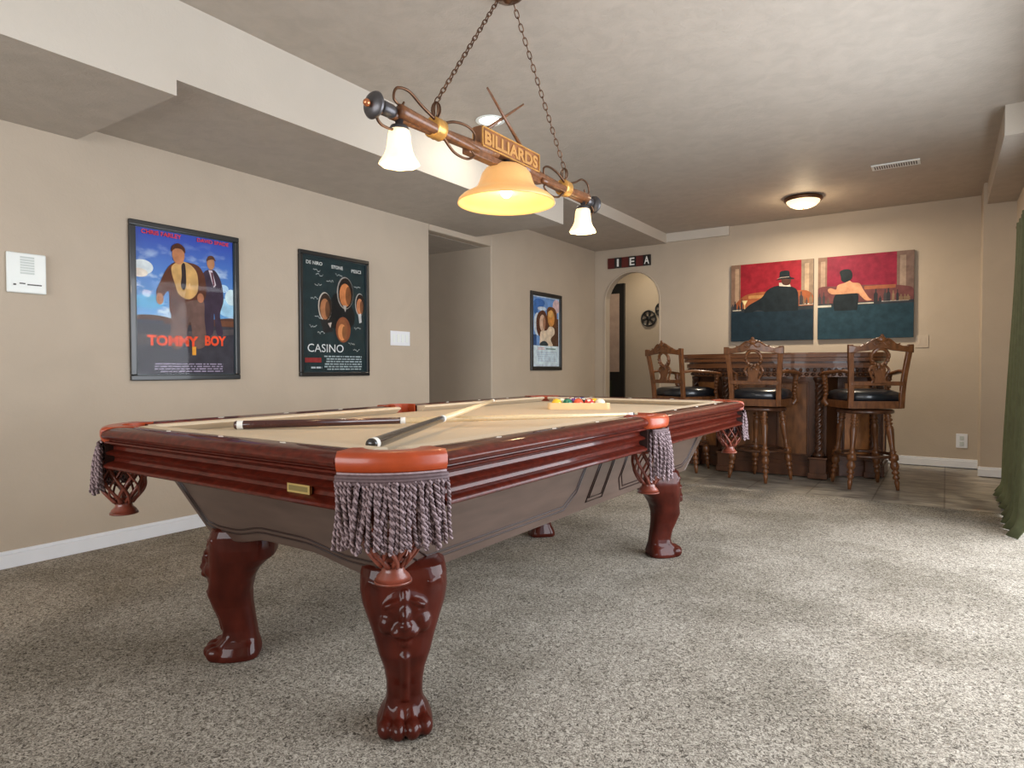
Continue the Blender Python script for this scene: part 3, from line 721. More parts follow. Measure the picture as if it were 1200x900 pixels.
# hidden core through sign, lower board, sign box
b = B(); b.box(-.225, .225, -.022, .022, Zl(1.893), Zl(1.978)); sg_o = b.build('sign_box', M['sign_board'], lamp, bevel=.003)
for s in (-1, 1):
    T = TR((0, s * .0225, 0), PI / 2, 0, 0 if s < 0 else PI)
    b = B()
    for bx in ((-.222, .222, .972, .977), (-.222, .222, .894, .899), (-.222, -.217, .894, .977), (.217, .222, .894, .977)): b.box(bx[0], bx[1], Zl(1 + bx[2]), Zl(1 + bx[3]), 0, .004, T)
    b.build('sign_border', M['gold'], sg_o)
    b = B(); add_text(b, 'BILLIARDS', -.205, .205, Zl(1.906), Zl(1.962), T, .035, .006)
    # slab serifs on the letters
    b.build('lettering', M['sign_letter'], sg_o)
b = B(); b.box(-.30, -.02, -.02, .02, Zl(1.846), Zl(1.874)); b.box(-.02, .26, -.016, .016, Zl(1.850), Zl(1.876)); b.build('lower_board', M['barrel'], lamp, bevel=.004)
# crossed little cues above the sign
for a_, c_, y_ in (((1.254 - VC, 2.150), (1.515 - VC, 1.975), -.012), ((1.556 - VC, 2.185), (1.255 - VC, 1.975), .006)):
    b = B(); b.tube([(a_[0], y_, Zl(a_[1])), (c_[0], y_, Zl(c_[1]))], lambda t: .0045 + .004 * t, 10); b.build('crossed_stick', M['barrel'], lamp)
# large amber shade
b = B(); b.lathe([(.016, Zl(1.893)), (.016, Zl(1.880)), (.044, Zl(1.875)), (.052, Zl(1.865)), (.050, Zl(1.856))], 28, TR((-.015, 0, 0))); b.build('shade_holder', M['iron_blue'], lamp)
prof = [(.045, 1.866), (.065, 1.862), (.088, 1.848), (.103, 1.828), (.112, 1.800), (.122, 1.776), (.140, 1.757), (.165, 1.743), (.190, 1.730), (.205, 1.716), (.210, 1.702)]
b = B(); b.lathe([(r_, Zl(z_)) for r_, z_ in prof], 64, TR((-.015, 0, 0)), caps=False); o = b.build('glass_shade', M['shade_amber'], lamp); o['label'] = 'large amber glass shade in the middle'
so = o.modifiers.new('thick', 'SOLIDIFY'); so.thickness = .005
b = B(); b.mat(M['bulb']); b.sphere((-.015, 0, Zl(1.762)), (.028, .028, .034)); b.mat(M['iron_blue']); b.lathe([(.015, Zl(1.86)), (.015, Zl(1.79))], 12, TR((-.015, 0, 0))); b.build('bulb', None, lamp)
pl = point('lamp_light', (-.015, 0, Zl(1.685)), 7); pl.parent = lamp
# chains
def chain(a, c_, name='chain'):
    a = Vector(a); c_ = Vector(c_); L_ = (c_ - a).length; n = int(L_ / .0285); b = B(); d = (c_ - a) / n
    for i in range(n):
        T = align(a + d * i, a + d * (i + 1)) @ Matrix.Rotation((i % 2) * PI / 2 + .5, 4, 'Z')
        hl, hw_, cz = .0115, .0085, d.length / 2; pts = []
        for k in range(14):
            t = 2 * PI * k / 14; pts.append((hw_ * math.cos(t), 0, cz + (hl if math.sin(t) > 0 else -hl) * (abs(math.sin(t)) ** .5) + .0065 * math.sin(t)))
        b.tube(pts, .0024, 6, T, closed=True)
    return b.build(name, M['bronze'], lamp)
for sg in (-1, 1):
    b = B(); x0 = sg * .487; zt = 1.925
    for k in range(3):
        ang = k * PI / 3
        pts = [(x0 + .017 * math.cos(t) * math.cos(ang), -.006 + .017 * math.cos(t) * math.sin(ang), Zl(1.955 + .030 * math.sin(t))) for t in [2 * PI * j / 18 for j in range(18)]]
        b.tube(pts, .0032, 6, closed=True)
    b.build('chain_cage', M['bronze'], lamp)
    chain((x0, -.006, Zl(1.985)), (sg * .045, 0, Zl(2.598)))

# ------------------------------------------------------------------ ceiling fittings
dl = thing('flush_dome_light', 'lit round flush dome ceiling light above the bar', 'ceiling light', (-1.165, 6.78, ZC))
b = B(); b.lathe([(.16, 0), (.172, -.012), (.175, -.028), (.168, -.038), (.15, -.040)], 40); b.build('fixture_ring', M['bronze'], dl)
b = B(); b.lathe([(.152, -.036), (.145, -.055), (.120, -.080), (.08, -.098), (.03, -.106), (.001, -.107)], 40, caps=False); b.build('glass_dome', M['dome'], dl)
b = B(); b.sphere((0, 0, -.112), (.008, .008, .010)); b.build('finial', M['bronze'], dl)
pl = point('dome_lamp_light', (0, 0, -.17), 6, (1, .76, .48), .08); pl.parent = dl
pl = disk('dome_downlight', (0, 0, -.13), 34, (1, .86, .66), .25); pl.parent = dl
rl = thing('recessed_downlight', 'lit recessed ceiling downlight seen behind the crossed sticks of the lamp', 'ceiling light', (-2.53, 3.51, ZC))
b = B(); b.lathe([(.072, -.001), (.095, -.001), (.098, -.005), (.090, -.009), (.072, -.006)], 36, caps=False); b.build('trim_ring', M['plastic'], rl)
b = B(); b.lathe([(.073, -.004), (.001, -.004)], 36, caps=False); b.build('lens', M['can'], rl)
pl = disk('downlight', (0, 0, -.02), 3.5, (1, .88, .7), .12); pl.parent = rl
vt = thing('ceiling_vent', 'white slotted ceiling register near the far right corner', 'vent', (-.36, 6.12, ZC), .0)
b = B(); b.box(-.17, .17, -.075, .075, -.008, 0); b.build('frame', M['plastic'], vt, bevel=.002)
b = B()
for i in range(18):
    x = -.145 + .29 * i / 17; b.box(x - .004, x + .004, -.045, .045, -.0095, -.008)
b.build('slots', M['slot'], vt)

# ------------------------------------------------------------------ wall pictures
TLW = Matrix(((0, 0, 1, 0), (1, 0, 0, 0), (0, 1, 0, 0), (0, 0, 0, 1)))      # x->+Y, y->+Z, depth->+X (left wall)
TFW = Matrix(((1, 0, 0, 0), (0, 0, -1, 0), (0, 1, 0, 0), (0, 0, 0, 1)))     # x->+X, y->+Z, depth->-Y (far wall)
_pm = {}
def pm(c):
    k = tuple(c)
    if k not in _pm: _pm[k] = mat('print_ink', c, .5, spec=.15, var=.22, nscale=16)
    return _pm[k]
class Art:
    def __init__(s, w_, h_, T, d0): s.b = B(); s.w = w_; s.h = h_; s.T = T; s.d = d0
    def poly(s, pts, m):
        pts = [(min(1, max(0, x)), min(1, max(0, y))) for x, y in pts]
        s.d += .00022; s.b.mat(m if not isinstance(m, tuple) else pm(m))
        n = len(pts); s.b.add([(x * s.w, (1 - y) * s.h, s.d) for x, y in pts], [tuple(range(n))], False, s.T)
    def rect(s, x0, x1, y0, y1, m): s.poly([(x0, y1), (x1, y1), (x1, y0), (x0, y0)], m)
    def oval(s, cx, cy, rx, ry, m, n=20, rot=0):
        s.poly([(cx + rx * math.cos(2 * PI * k / n) * math.cos(rot) - ry * math.sin(2 * PI * k / n) * math.sin(rot), cy + rx * math.cos(2 * PI * k / n) * math.sin(rot) + ry * math.sin(2 * PI * k / n) * math.cos(rot)) for k in range(n)], m)
    def shape(s, P, m, n=6):
        N_ = len(P); out = []
        for i in range(N_):
            p0, p1, p2, p3 = [Vector(P[(i + j) % N_]) for j in (-1, 0, 1, 2)]
            for k in range(n):
                t = k / n; q = .5 * ((2 * p1) + (p2 - p0) * t + (2 * p0 - 5 * p1 + 4 * p2 - p3) * t * t + (3 * p1 - p0 - 3 * p2 + p3) * t ** 3); out.append((q.x, q.y))
        s.poly(out, m)
    def text(s, t, x0, x1, y0, y1, m, bold=.02):
        s.d += .00022; s.b.mat(m if not isinstance(m, tuple) else pm(m)); add_text(s.b, t, x0 * s.w, x1 * s.w, (1 - y1) * s.h, (1 - y0) * s.h, s.T @ Matrix.Translation((0, 0, s.d)), bold)
    def build(s, name, parent): return s.b.build(name, parent=parent)
def framed(name, label, y0, y1, z0_, z1_, fw, fill):
    o = thing(name, label, 'poster', (XL, y0, z0_))
    W_, H_ = y1 - y0, z1_ - z0_
    b = B()
    for a in ((0, W_, 0, fw), (0, W_, H_ - fw, H_), (0, fw, fw, H_ - fw), (W_ - fw, W_, fw, H_ - fw)): b.box(a[0], a[1], a[2], a[3], 0, .022, TLW)
    fr = b.build('frame', M['black'], o, bevel=.005)
    b = B()
    for a in ((fw * .9, fw * 1.15, fw * .9, H_ - fw * .9), (W_ - fw * 1.15, W_ - fw * .9, fw * .9, H_ - fw * .9), (fw, W_ - fw, fw * .9, fw * 1.15), (fw, W_ - fw, H_ - fw * 1.15, H_ - fw * .9)): b.box(a[0], a[1], a[2], a[3], 0, .014, TLW)
    b.build('frame_lip', M['black_blue'], fr)
    A = Art(W_ - 2 * fw, H_ - 2 * fw, TLW @ Matrix.Translation((fw, fw, 0)), .004)
    fill(A); A.build('print', o)
    b = B(); b.box(fw, W_ - fw, fw, H_ - fw, .0105, .0120, TLW); b.build('glass', M['glass'], o)
    return o
SKY = sky_print_mat()
def dashes(A, x0, x1, y0, y1, rows_, m, seed=1):
    rnd = random.Random(seed)
    for i in range(rows_):
        y = y0 + (y1 - y0) * (i + .5) / rows_; x = x0 + rnd.uniform(0, .06)
        while x < x1:
            w_ = rnd.uniform(.02, .08); A.rect(x, min(x1, x + w_), y - (y1 - y0) / rows_ * .25, y + (y1 - y0) / rows_ * .25, m); x += w_ + .012
            A.d -= .00022
    A.d += .00022
def art1(A):
    A.rect(0, 1, 0, 1, SKY)
    for cx, cy, rx, ry, c in ((.07, .27, .10, .05, (.75, .85, .92)), (.04, .31, .08, .03, (.85, .75, .65)), (.93, .50, .12, .07, (.35, .62, .85)), (.97, .42, .07, .06, (.60, .78, .9)), (.12, .50, .15, .05, (.12, .42, .72)), (.88, .36, .06, .03, (.4, .62, .85))): A.oval(cx, cy, rx, ry, c)
    A.shape([(0, .60), (.2, .59), (.4, .61), (.7, .60), (1, .58), (1, .66), (0, .67)], (.10, .045, .03))
    A.rect(0, .26, .625, .655, (.02, .025, .05)); A.rect(.8, 1, .60, .64, (.16, .06, .03))
    A.rect(0, 1, .645, 1, (.045, .042, .055)); A.poly([(0, .72), (1, .66), (1, .70), (0, .80)], (.085, .07, .075))
    # right figure
    A.shape([(.66, .27), (.73, .23), (.80, .24), (.86, .32), (.88, .45), (.84, .56), (.87, .70), (.80, .70), (.775, .55), (.76, .70), (.67, .70), (.66, .50), (.63, .42)], (.045, .028, .05))
    A.poly([(.72, .235), (.76, .235), (.80, .34), (.775, .36)], (.62, .55, .62)); A.poly([(.745, .25), (.765, .25), (.785, .34), (.77, .35)], (.12, .03, .05))
    A.oval(.745, .185, .042, .045, (.42, .20, .10)); A.shape([(.70, .17), (.72, .135), (.77, .13), (.80, .165), (.77, .155), (.73, .16)], (.10, .04, .02))
    # left figure: jacket, shirt, tie, trousers
    A.shape([(.36, .44), (.64, .44), (.67, .60), (.68, .78), (.56, .80), (.52, .62), (.44, .80), (.33, .80), (.33, .62)], (.15, .085, .07))
    A.shape([(.30, .26), (.38, .21), (.50, .20), (.62, .22), (.68, .30), (.69, .42), (.64, .48), (.60, .46), (.42, .50), (.38, .57), (.32, .56), (.31, .42), (.24, .47), (.19, .44), (.23, .36)], (.10, .032, .016))
    A.shape([(.34, .25), (.44, .20), (.54, .22), (.60, .28), (.60, .40), (.52, .46), (.42, .44), (.38, .38)], (.60, .36, .13))
    A.shape([(.44, .225), (.475, .215), (.485, .32), (.48, .38), (.455, .40), (.43, .37), (.44, .30)], (.03, .018, .02))
    A.oval(.225, .475, .035, .04, (.45, .20, .10)); A.oval(.63, .445, .035, .035, (.42, .17, .09))
    A.oval(.41, .155, .062, .068, (.50, .21, .10)); A.shape([(.34, .14), (.35, .10), (.41, .075), (.47, .10), (.475, .14), (.44, .115), (.38, .115)], (.08, .025, .012))
    A.text('TOMMY', .10, .60, .725, .800, (.85, .09, .03), .045); A.text('BOY', .67, .90, .715, .790, (.85, .09, .03), .045)
    A.rect(.535, .575, .80, .86, (.75, .34, .04))
    A.text('CHRIS FARLEY', .06, .44, .015, .045, (.70, .05, .06)); A.text('DAVID SPADE', .60, .94, .015, .042, (.70, .05, .06))
    dashes(A, .16, .86, .915, .985, 4, (.35, .30, .42))
def art2(A):
    A.rect(0, 1, 0, 1, (.014, .030, .034))
    A.shape([(.44, .36), (.50, .30), (.62, .30), (.76, .40), (.82, .50), (.74, .60), (.40, .60), (.36, .50)], (.006, .007, .008))
    def face(cx, cy, rx, ry, skin, hair, rim=None):
        if rim: A.oval(cx, cy - .012, rx * 1.22, ry * 1.22, rim)
        A.oval(cx + .008, cy - .012, rx * 1.12, ry * 1.14, hair); A.oval(cx, cy + .008, rx * .86, ry * .88, skin); A.oval(cx + rx * .45, cy + .01, rx * .42, ry * .7, tuple(c * .35 for c in skin))
    face(.34, .44, .085, .105, (.38, .16, .07), (.03, .018, .012), (.50, .46, .40)); A.poly([(.26, .54), (.42, .54), (.46, .64), (.32, .66)], (.015, .015, .016)); A.poly([(.38, .57), (.44, .56), (.42, .61)], (.5, .45, .4))
    face(.66, .30, .11, .12, (.55, .20, .07), (.015, .010, .008), (.30, .28, .26)); A.poly([(.62, .40), (.68, .40), (.66, .46)], (.45, .42, .38))
    face(.90, .39, .065, .085, (.50, .20, .09), (.02, .012, .010), (.40, .38, .35)); A.poly([(.87, .47), (.92, .46), (.93, .54), (.89, .55)], (.55, .55, .55))
    A.oval(.62, .62, .12, .115, (.22, .07, .03)); face(.60, .635, .075, .085, (.60, .24, .09), (.25, .09, .035))
    A.text('DE NIRO', .06, .30, .045, .075, (.62, .64, .62)); A.text('STONE', .44, .62, .055, .085, (.62, .64, .62)); A.text('PESCI', .76, .92, .065, .095, (.62, .64, .62))
    rnd = random.Random(4)
    for x, y in ((.16, .12), (.20, .155), (.18, .24), (.50, .13), (.36, .20), (.80, .22), (.12, .36), (.18, .52), (.10, .60), (.22, .655), (.80, .60), (.70, .74), (.78, .80)):
        pts = [(x + .012 * k, y + rnd.uniform(-.012, .012)) for k in range(10)]
        A.poly(pts + [(p[0], p[1] + .005) for p in reversed(pts)], (.45, .50, .50)); A.d -= .00022
    A.text('CASINO', .07, .62, .755, .825, (.66, .70, .72), .0)
    for x in (.30, .335): pass
    A.rect(.03, .27, .875, .915, (.25, .03, .03)); dashes(A, .30, .92, .85, .985, 6, (.34, .42, .45), 3); dashes(A, .08, .28, .945, .975, 1, (.4, .45, .48), 5); A.text('', 0, 1, 0, 1, (.1, .1, .1)) if False else None
def art3(A):
    A.rect(0, 1, 0, 1, (.58, .70, .86)); A.rect(.04, .96, .02, .70, (.16, .32, .66))
    A.oval(.25, .10, .2, .06, (.05, .16, .48)); A.oval(.12, .18, .08, .08, (.05, .16, .45)); A.oval(.35, .18, .16, .03, (.55, .68, .85)); A.oval(.18, .40, .13, .16, (.62, .72, .82)); A.oval(.88, .12, .14, .10, (.70, .52, .55))
    A.rect(.50, .96, .30, .70, (.10, .05, .03))
    A.shape([(.52, .20), (.60, .14), (.80, .15), (.90, .24), (.88, .36), (.80, .44), (.62, .42), (.54, .34)], (.16, .06, .02)); A.oval(.68, .30, .13, .12, (.66, .30, .08)); A.oval(.66, .24, .10, .05, (.72, .42, .14))
    A.shape([(.14, .34), (.22, .24), (.40, .20), (.52, .28), (.54, .44), (.46, .58), (.28, .58), (.16, .50)], (.10, .035, .02)); A.oval(.36, .38, .11, .12, (.66, .46, .34)); A.oval(.42, .38, .05, .09, (.40, .20, .12))
    A.shape([(.30, .50), (.50, .48), (.62, .42), (.78, .44), (.80, .52), (.66, .60), (.72, .70), (.30, .70), (.26, .62)], (.72, .60, .46)); A.shape([(.28, .66), (.42, .63), (.54, .66), (.54, .70), (.28, .70)], (.03, .05, .06))
    A.rect(.02, .14, .55, .70, (.03, .08, .22)); A.rect(.04, .96, .70, .97, (.62, .76, .90))
    A.rect(.20, .42, .725, .735, (.72, .40, .42)); A.rect(.18, .44, .745, .755, (.72, .40, .42)); A.rect(.48, .84, .735, .75, (.10, .22, .20)); dashes(A, .15, .9, .78, .93, 5, (.45, .58, .74), 8)
framed('framed_poster', 'large black framed film poster of two suited men under blue sky with orange title', 1.833, 2.513, .917, 1.835, .032, art1)
framed('framed_poster', 'black framed dark film poster with four faces and scattered white signatures', 2.985, 3.655, .928, 1.839, .030, art2)
framed('framed_poster', 'narrow framed pale blue film poster on the wall beside the hall opening', 6.083, 6.772, .960, 1.850, .040, art3)

# two canvases on the far wall
def canvas(label, x0, x1, z0_, z1_, fill):
    o = thing('canvas_painting', label, 'painting', (x0, YF, z0_)); W_, H_ = x1 - x0, z1_ - z0_
    b = B(); b.box(0, W_, 0, H_, .001, .034, TFW); b.build('stretcher', M['slot'], o)
    A = Art(W_, H_, TFW, .0345); fill(A); A.build('painted_front', o); return o
RED = (.26, .014, .024); TEAL = (.013, .031, .046); DK = (.012, .018, .022)
def bottles(A, x0, x1, ybase, seed):
    rnd = random.Random(seed); x = x0
    while x < x1:
        h_ = rnd.uniform(.06, .17); w_ = rnd.uniform(.012, .022); c = rnd.choice([(.05, .045, .05), (.09, .06, .05), (.20, .13, .08), (.03, .03, .035)])
        A.poly([(x - w_, ybase), (x + w_, ybase), (x + w_, ybase - h_ * .6), (x + w_ * .35, ybase - h_ * .75), (x + w_ * .35, ybase - h_), (x - w_ * .35, ybase - h_), (x - w_ * .35, ybase - h_ * .75), (x - w_, ybase - h_ * .6)], c); A.d -= .00022
        x += rnd.uniform(.028, .05)
    A.d += .00022
def artL(A):
    A.rect(0, 1, 0, 1, RED); A.rect(0, .12, 0, .62, (.22, .13, .09)); A.rect(.05, .10, .05, .6, (.40, .27, .18)); A.rect(.86, 1, 0, .62, (.24, .17, .12)); A.rect(.90, .95, .05, .5, (.42, .30, .2))
    A.shape([(.15, .42), (.4, .37), (.7, .38), (.95, .40), (1, .6), (.1, .6)], (.30, .09, .035)); A.rect(.22, .42, .41, .45, (.45, .22, .08))
    A.rect(0, 1, .575, 1, TEAL); A.rect(0, 1, .575, .62, (.03, .035, .04)); A.rect(.02, .13, .585, .60, (.5, .45, .36)); A.rect(.31, .48, .575, .595, (.50, .46, .38)); A.rect(.84, 1, .545, .565, (.50, .46, .38))
    bottles(A, .02, .14, .59, 1); bottles(A, .86, .98, .56, 2)
    A.poly([(.14, .47), (.21, .47), (.18, .53), (.18, .58), (.17, .58), (.17, .53)], (.70, .58, .30))
    A.shape([(.17, .62), (.22, .54), (.38, .45), (.45, .36), (.55, .31), (.68, .31), (.80, .36), (.83, .48), (.82, .66), (.78, .80), (.50, .80), (.46, .66), (.34, .60), (.22, .66)], DK)
    A.rect(0, 1, .63, 1, (.012, .026, .038)); A.poly([(.60, .27), (.72, .27), (.74, .33), (.60, .31)], (.55, .50, .42)); A.shape([(.63, .18), (.70, .17), (.74, .22), (.72, .30), (.64, .29)], (.07, .03, .02))
    A.shape([(.56, .235), (.60, .21), (.61, .135), (.67, .12), (.72, .135), (.73, .20), (.78, .225), (.76, .235), (.66, .225)], DK); A.poly([(.56, .225), (.62, .20), (.72, .20), (.72, .205), (.62, .21)], (.40, .32, .26))
def artR(A):
    A.rect(0, 1, 0, 1, (.22, .016, .038)); A.rect(0, .10, 0, .5, (.22, .13, .09)); A.rect(.03, .08, .05, .5, (.36, .25, .18)); A.rect(.83, 1, 0, .62, (.17, .11, .09)); A.rect(.86, .92, .05, .5, (.30, .22, .17))
    A.shape([(0, .38), (.2, .36), (.6, .37), (.9, .40), (1, .45), (1, .6), (0, .6)], (.14, .05, .05)); A.rect(.5, .82, .38, .42, (.30, .10, .05))
    A.rect(0, 1, .565, 1, (.017, .044, .062)); A.rect(0, 1, .565, .60, (.03, .035, .045)); A.rect(0, .15, .585, .61, (.45, .42, .36)); A.rect(.36, .60, .575, .59, (.45, .42, .36)); A.rect(.68, .95, .565, .575, (.36, .34, .32))
    bottles(A, .02, .14, .57, 5); bottles(A, .62, .98, .57, 6)
    A.shape([(.20, .70), (.17, .55), (.20, .46), (.30, .43), (.42, .45), (.44, .55), (.40, .75), (.30, .80)], DK)
    A.rect(0, 1, .66, 1, (.017, .044, .062)); A.shape([(.11, .40), (.14, .38), (.20, .40), (.22, .35), (.30, .325), (.34, .30), (.38, .33), (.45, .345), (.49, .42), (.55, .52), (.58, .545), (.52, .55), (.46, .49), (.42, .46), (.20, .46), (.13, .44)], (.55, .27, .15))
    A.shape([(.25, .25), (.24, .19), (.29, .165), (.35, .175), (.375, .23), (.36, .29), (.30, .32), (.26, .30)], DK)
canvas('left canvas: man in a hat seen from behind at a bar, red background', -2.079, -1.205, 1.288, 2.166, artL)
canvas('right canvas: woman with bare shoulders seen from behind at a bar, red background', -1.160, -.277, 1.288, 2.166, artR)

# ------------------------------------------------------------------ wall fittings
ic = thing('wall_intercom', 'white wall intercom panel left of the posters', 'intercom', (XL, 1.257, 1.365))
b = B(); b.box(0, .168, 0, .20, 0, .018, TLW); b.build('housing', M['plastic'], ic, bevel=.006)
b = B()
for i in range(7): b.box(.055, .115, .095 + .013 * i, .104 + .013 * i, .018, .0195, TLW)
b.build('speaker_grille', M['grey_plastic'], ic)
b = B(); b.box(.02, .15, .072, .075, .018, .0192, TLW); b.box(.018, .15, .028, .062, .018, .020, TLW); b.build('button_door', M['plastic'], ic)
b = B(); b.box(.05, .075, .044, .050, .020, .0215, TLW); b.box(.083, .145, .040, .046, .020, .0215, TLW); b.box(.024, .036, .036, .044, .020, .0215, TLW); b.build('buttons', M['slot'], ic)
sw = thing('light_switch', 'white four gang light switch plate right of the dark poster', 'light switch', (XL, 3.905, 1.178))
b = B(); b.box(0, .232, 0, .122, 0, .007, TLW); b.build('plate', M['trim'], sw, bevel=.002)
b = B()
for i in range(4): b.box(.022 + .052 * i, .050 + .052 * i, .028, .094, .007, .011, TLW)
b.build('rocker', M['plastic'], sw, bevel=.001)
bp_ = thing('wall_plate', 'beige wall plate on the far wall just right of the paintings', 'wall plate', (-.262, YF, 1.182))
b = B(); b.box(0, .112, 0, .125, 0, .007, TFW); b.build('plate', M['beige_plastic'], bp_, bevel=.002)
b = B(); b.box(.022, .044, .03, .095, .007, .010, TFW); b.box(.068, .090, .03, .095, .007, .010, TFW); b.build('rocker', M['beige_plastic'], bp_, bevel=.001)
ou = thing('power_outlet', 'white power outlet low on the far wall right of the bar', 'outlet', (.088, YF, .195))
b = B(); b.box(0, .092, 0, .138, 0, .007, TFW); b.build('plate', M['trim'], ou, bevel=.002)
b = B(); b.box(.028, .064, .022, .060, .007, .010, TFW); b.box(.028, .064, .078, .116, .007, .010, TFW); b.build('socket', M['grey_plastic'], ou, bevel=.002)
# letter blocks above the arch
lb_ = thing('letter_sign', 'sign of red and black blocks with white letters above the arch', 'sign', (-3.656, YF, 2.268))
RB = mat('dark_red_block', (.10, .012, .010), .4, var=.15)
for i in range(6):
    b = B(); b.mat(RB if i % 2 == 0 else M['black']); x = i * .0975; b.box(x + .001, x + .0965, 0, .132, 0, .03 if i % 2 else .024, TFW)
    if i % 2: b.mat(M['white']); add_text(b, 'IEA'[i // 2], x + (.035 if i == 1 else .016), x + (.062 if i == 1 else .082), .018, .114, TFW @ Matrix.Translation((0, 0, .0305)), .02)
    b.build('letter_block', parent=lb_)

# ------------------------------------------------------------------ beyond the arch
# black framed door with pale panel, and film reels on the wall behind
dr = struct(bpy.data.objects.new('door_1', None)); C.objects.link(dr); dr.location = (-4.80, 9.0, 0)
b = B(); b.box(0, .80, .0, 2.25, .002, .05, TFW); struct(b.build('door_frame', M['black'], dr))
b = B(); b.box(.10, .725, .93, 2.10, .05, .06, TFW); struct(b.build('door_panel', mat('pale_panel', (.45, .33, .27), .5), dr))
b = B(); b.box(.10, .60, .15, .80, .05, .056, TFW); struct(b.build('door_lower_panel', mat('dark_green_panel', (.02, .03, .012), .5), dr))
def reel(label, x, z, r_):
    o = B(); T = TFW
    ring = [(r_ * .90 * math.cos(2 * PI * k / 32), r_ * .90 * math.sin(2 * PI * k / 32), .02) for k in range(32)]
    o.tube(ring, r_ * .11, 8, T, closed=True); o.lathe([(.001, .03), (r_ * .30, .028), (r_ * .32, .012), (.001, .010)], 20, T)
    for k in range(6):
        a = PI / 3 * k + .3; o.prism([(r_ * .2 * math.cos(a - .5), r_ * .2 * math.sin(a - .5)), (r_ * .9 * math.cos(a - .20), r_ * .9 * math.sin(a - .20)), (r_ * .9 * math.cos(a + .20), r_ * .9 * math.sin(a + .20)), (r_ * .2 * math.cos(a + .5), r_ * .2 * math.sin(a + .5))], .010, .026, T)
    ob = o.build('film_reel', M['black']); ob.location = (x, 9.0, z); tag(ob, label, 'film reel'); return ob
reel('black film reel ornament on the wall beyond the arch, fully seen', -3.625, 1.712, .12)
reel('black film reel ornament beyond the arch, half hidden by the arch edge', -3.428, 1.835, .10)

# ------------------------------------------------------------------ bar
bar = thing('home_bar', 'carved dark wood home bar with twisted columns standing on the tile floor', 'bar', (-1.34, 6.75, 0))
# local x,y ; footprint polygons symmetric about x=0
def foot(dx, front, wing, endx, endy, back):
    return [(-endx, back), (-endx, endy), (-wing, front + .16), (-wing + .02, front), (wing - .02, front), (wing, front + .16), (endx, endy), (endx, back)]
body = [(-.86, .35), (-.86, -.10), (-.52, -.22), (-.46, -.42), (.46, -.42), (.52, -.22), (.86, -.10), (.86, .35)]
def inset(poly, k, ky=None):
    return [(x * (1 + k), (y + .42) * (1 + (ky or 0)) - .42 - (k * .55 if y < .3 else 0)) for x, y in poly]
def slab(poly, z0_, z1_, name, m, bev=.004):
    b = B(); b.prism(poly, z0_, z1_); return b.build(name, m, bar, bevel=bev)
slab(body, .12, .90, 'body', M['bar'])
slab(inset(body, .035), 0, .10, 'plinth', M['bar'], .006); slab(inset(body, .02), .10, .135, 'plinth_moulding', M['bar'], .008)
top = [(-.93, .40), (-.95, -.12), (-.86, -.34), (-.60, -.44), (-.30, -.50), (0, -.52), (.30, -.50), (.60, -.44), (.86, -.34), (.92, -.12), (.90, .40)]
def curve_poly(P, n=5):
    out = []
    for i in range(len(P) - 1):
        p0, p1, p2, p3 = [Vector(P[min(len(P) - 1, max(0, i + j))]) for j in (-1, 0, 1, 2)]
        for k in range(n):
            t = k / n; q = .5 * ((2 * p1) + (p2 - p0) * t + (2 * p0 - 5 * p1 + 4 * p2 - p3) * t * t + (3 * p1 - p0 - 3 * p2 + p3) * t ** 3); out.append((q.x, q.y))
    out.append(tuple(P[-1])); return out
top = [top[0]] + curve_poly(top[1:-1]) + [top[-1]]
def sc_(poly, k): return [(x * k, y * k) for x, y in poly]
slab(sc_(top, .885), .90, .945, 'frieze', M['bar_edge'], .008); slab(sc_(top, .925), .945, .982, 'carved_moulding', M['stool_dark'], .010)
slab(sc_(top, .955), .982, 1.022, 'moulding', M['bar_edge'], .012); slab(sc_(top, .93), 1.022, 1.04, 'moulding', M['stool_dark'], .003); slab(sc_(top, .98), 1.04, 1.072, 'moulding', M['bar_edge'], .014); slab(top, 1.076, 1.118, 'bar_top', M['bar_edge'], .018)
# dentils/carving on the frieze
b = B()
def walk(poly, step):
    out = []
    for i in range(len(poly) - 1):
        a, c_ = Vector(poly[i]), Vector(poly[i + 1]); n = max(1, int((c_ - a).length / step))
        for k in range(n): out.append((a + (c_ - a) * (k + .5) / n, math.atan2(c_.y - a.y, c_.x - a.x)))
    return out
for p, a in walk(sc_(top, .935), .035): b.sphere((p.x, p.y, .963), (.015, .014, .016), 8, 6)
for p, a in walk(sc_(top, .897), .055): b.sphere((p.x, p.y, .922), (.020, .016, .016), 8, 6)
b.build('carved_beading', M['bar'], bar)
# panels on each front facet
def facet_panel(p, q, zb_, zt_, m=None, arch=False):
    p, q = Vector(p), Vector(q); d = (q - p); L_ = d.length; a = math.atan2(d.y, d.x)
    T = TR((p.x, p.y, 0), 0, 0, a) @ Matrix(((1, 0, 0, 0), (0, 0, -1, 0), (0, 1, 0, 0), (0, 0, 0, 1)))
    b = B(); mg = min(.06, L_ * .2)
    b.box(mg, L_ - mg, zb_, zt_, 0, .006, T); o = b.build('front_panel', m or M['bar_panel'], bar)
    f_ = B()
    for bx in ((mg - .015, L_ - mg + .015, zb_ - .015, zb_), (mg - .015, L_ - mg + .015, zt_, zt_ + .015), (mg - .015, mg, zb_, zt_), (L_ - mg, L_ - mg + .015, zb_, zt_)): f_.box(*bx, 0, .016, T)
    f_.build('panel_moulding', M['bar'], o, bevel=.004)
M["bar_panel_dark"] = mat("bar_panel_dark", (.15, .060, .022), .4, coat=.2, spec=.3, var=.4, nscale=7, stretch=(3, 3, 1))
facet_panel((-.46, -.42), (0, -.42), .20, .84, M['bar_panel_dark']); facet_panel((0, -.42), (.36, -.42), .20, .84, M['bar_panel_dark'])
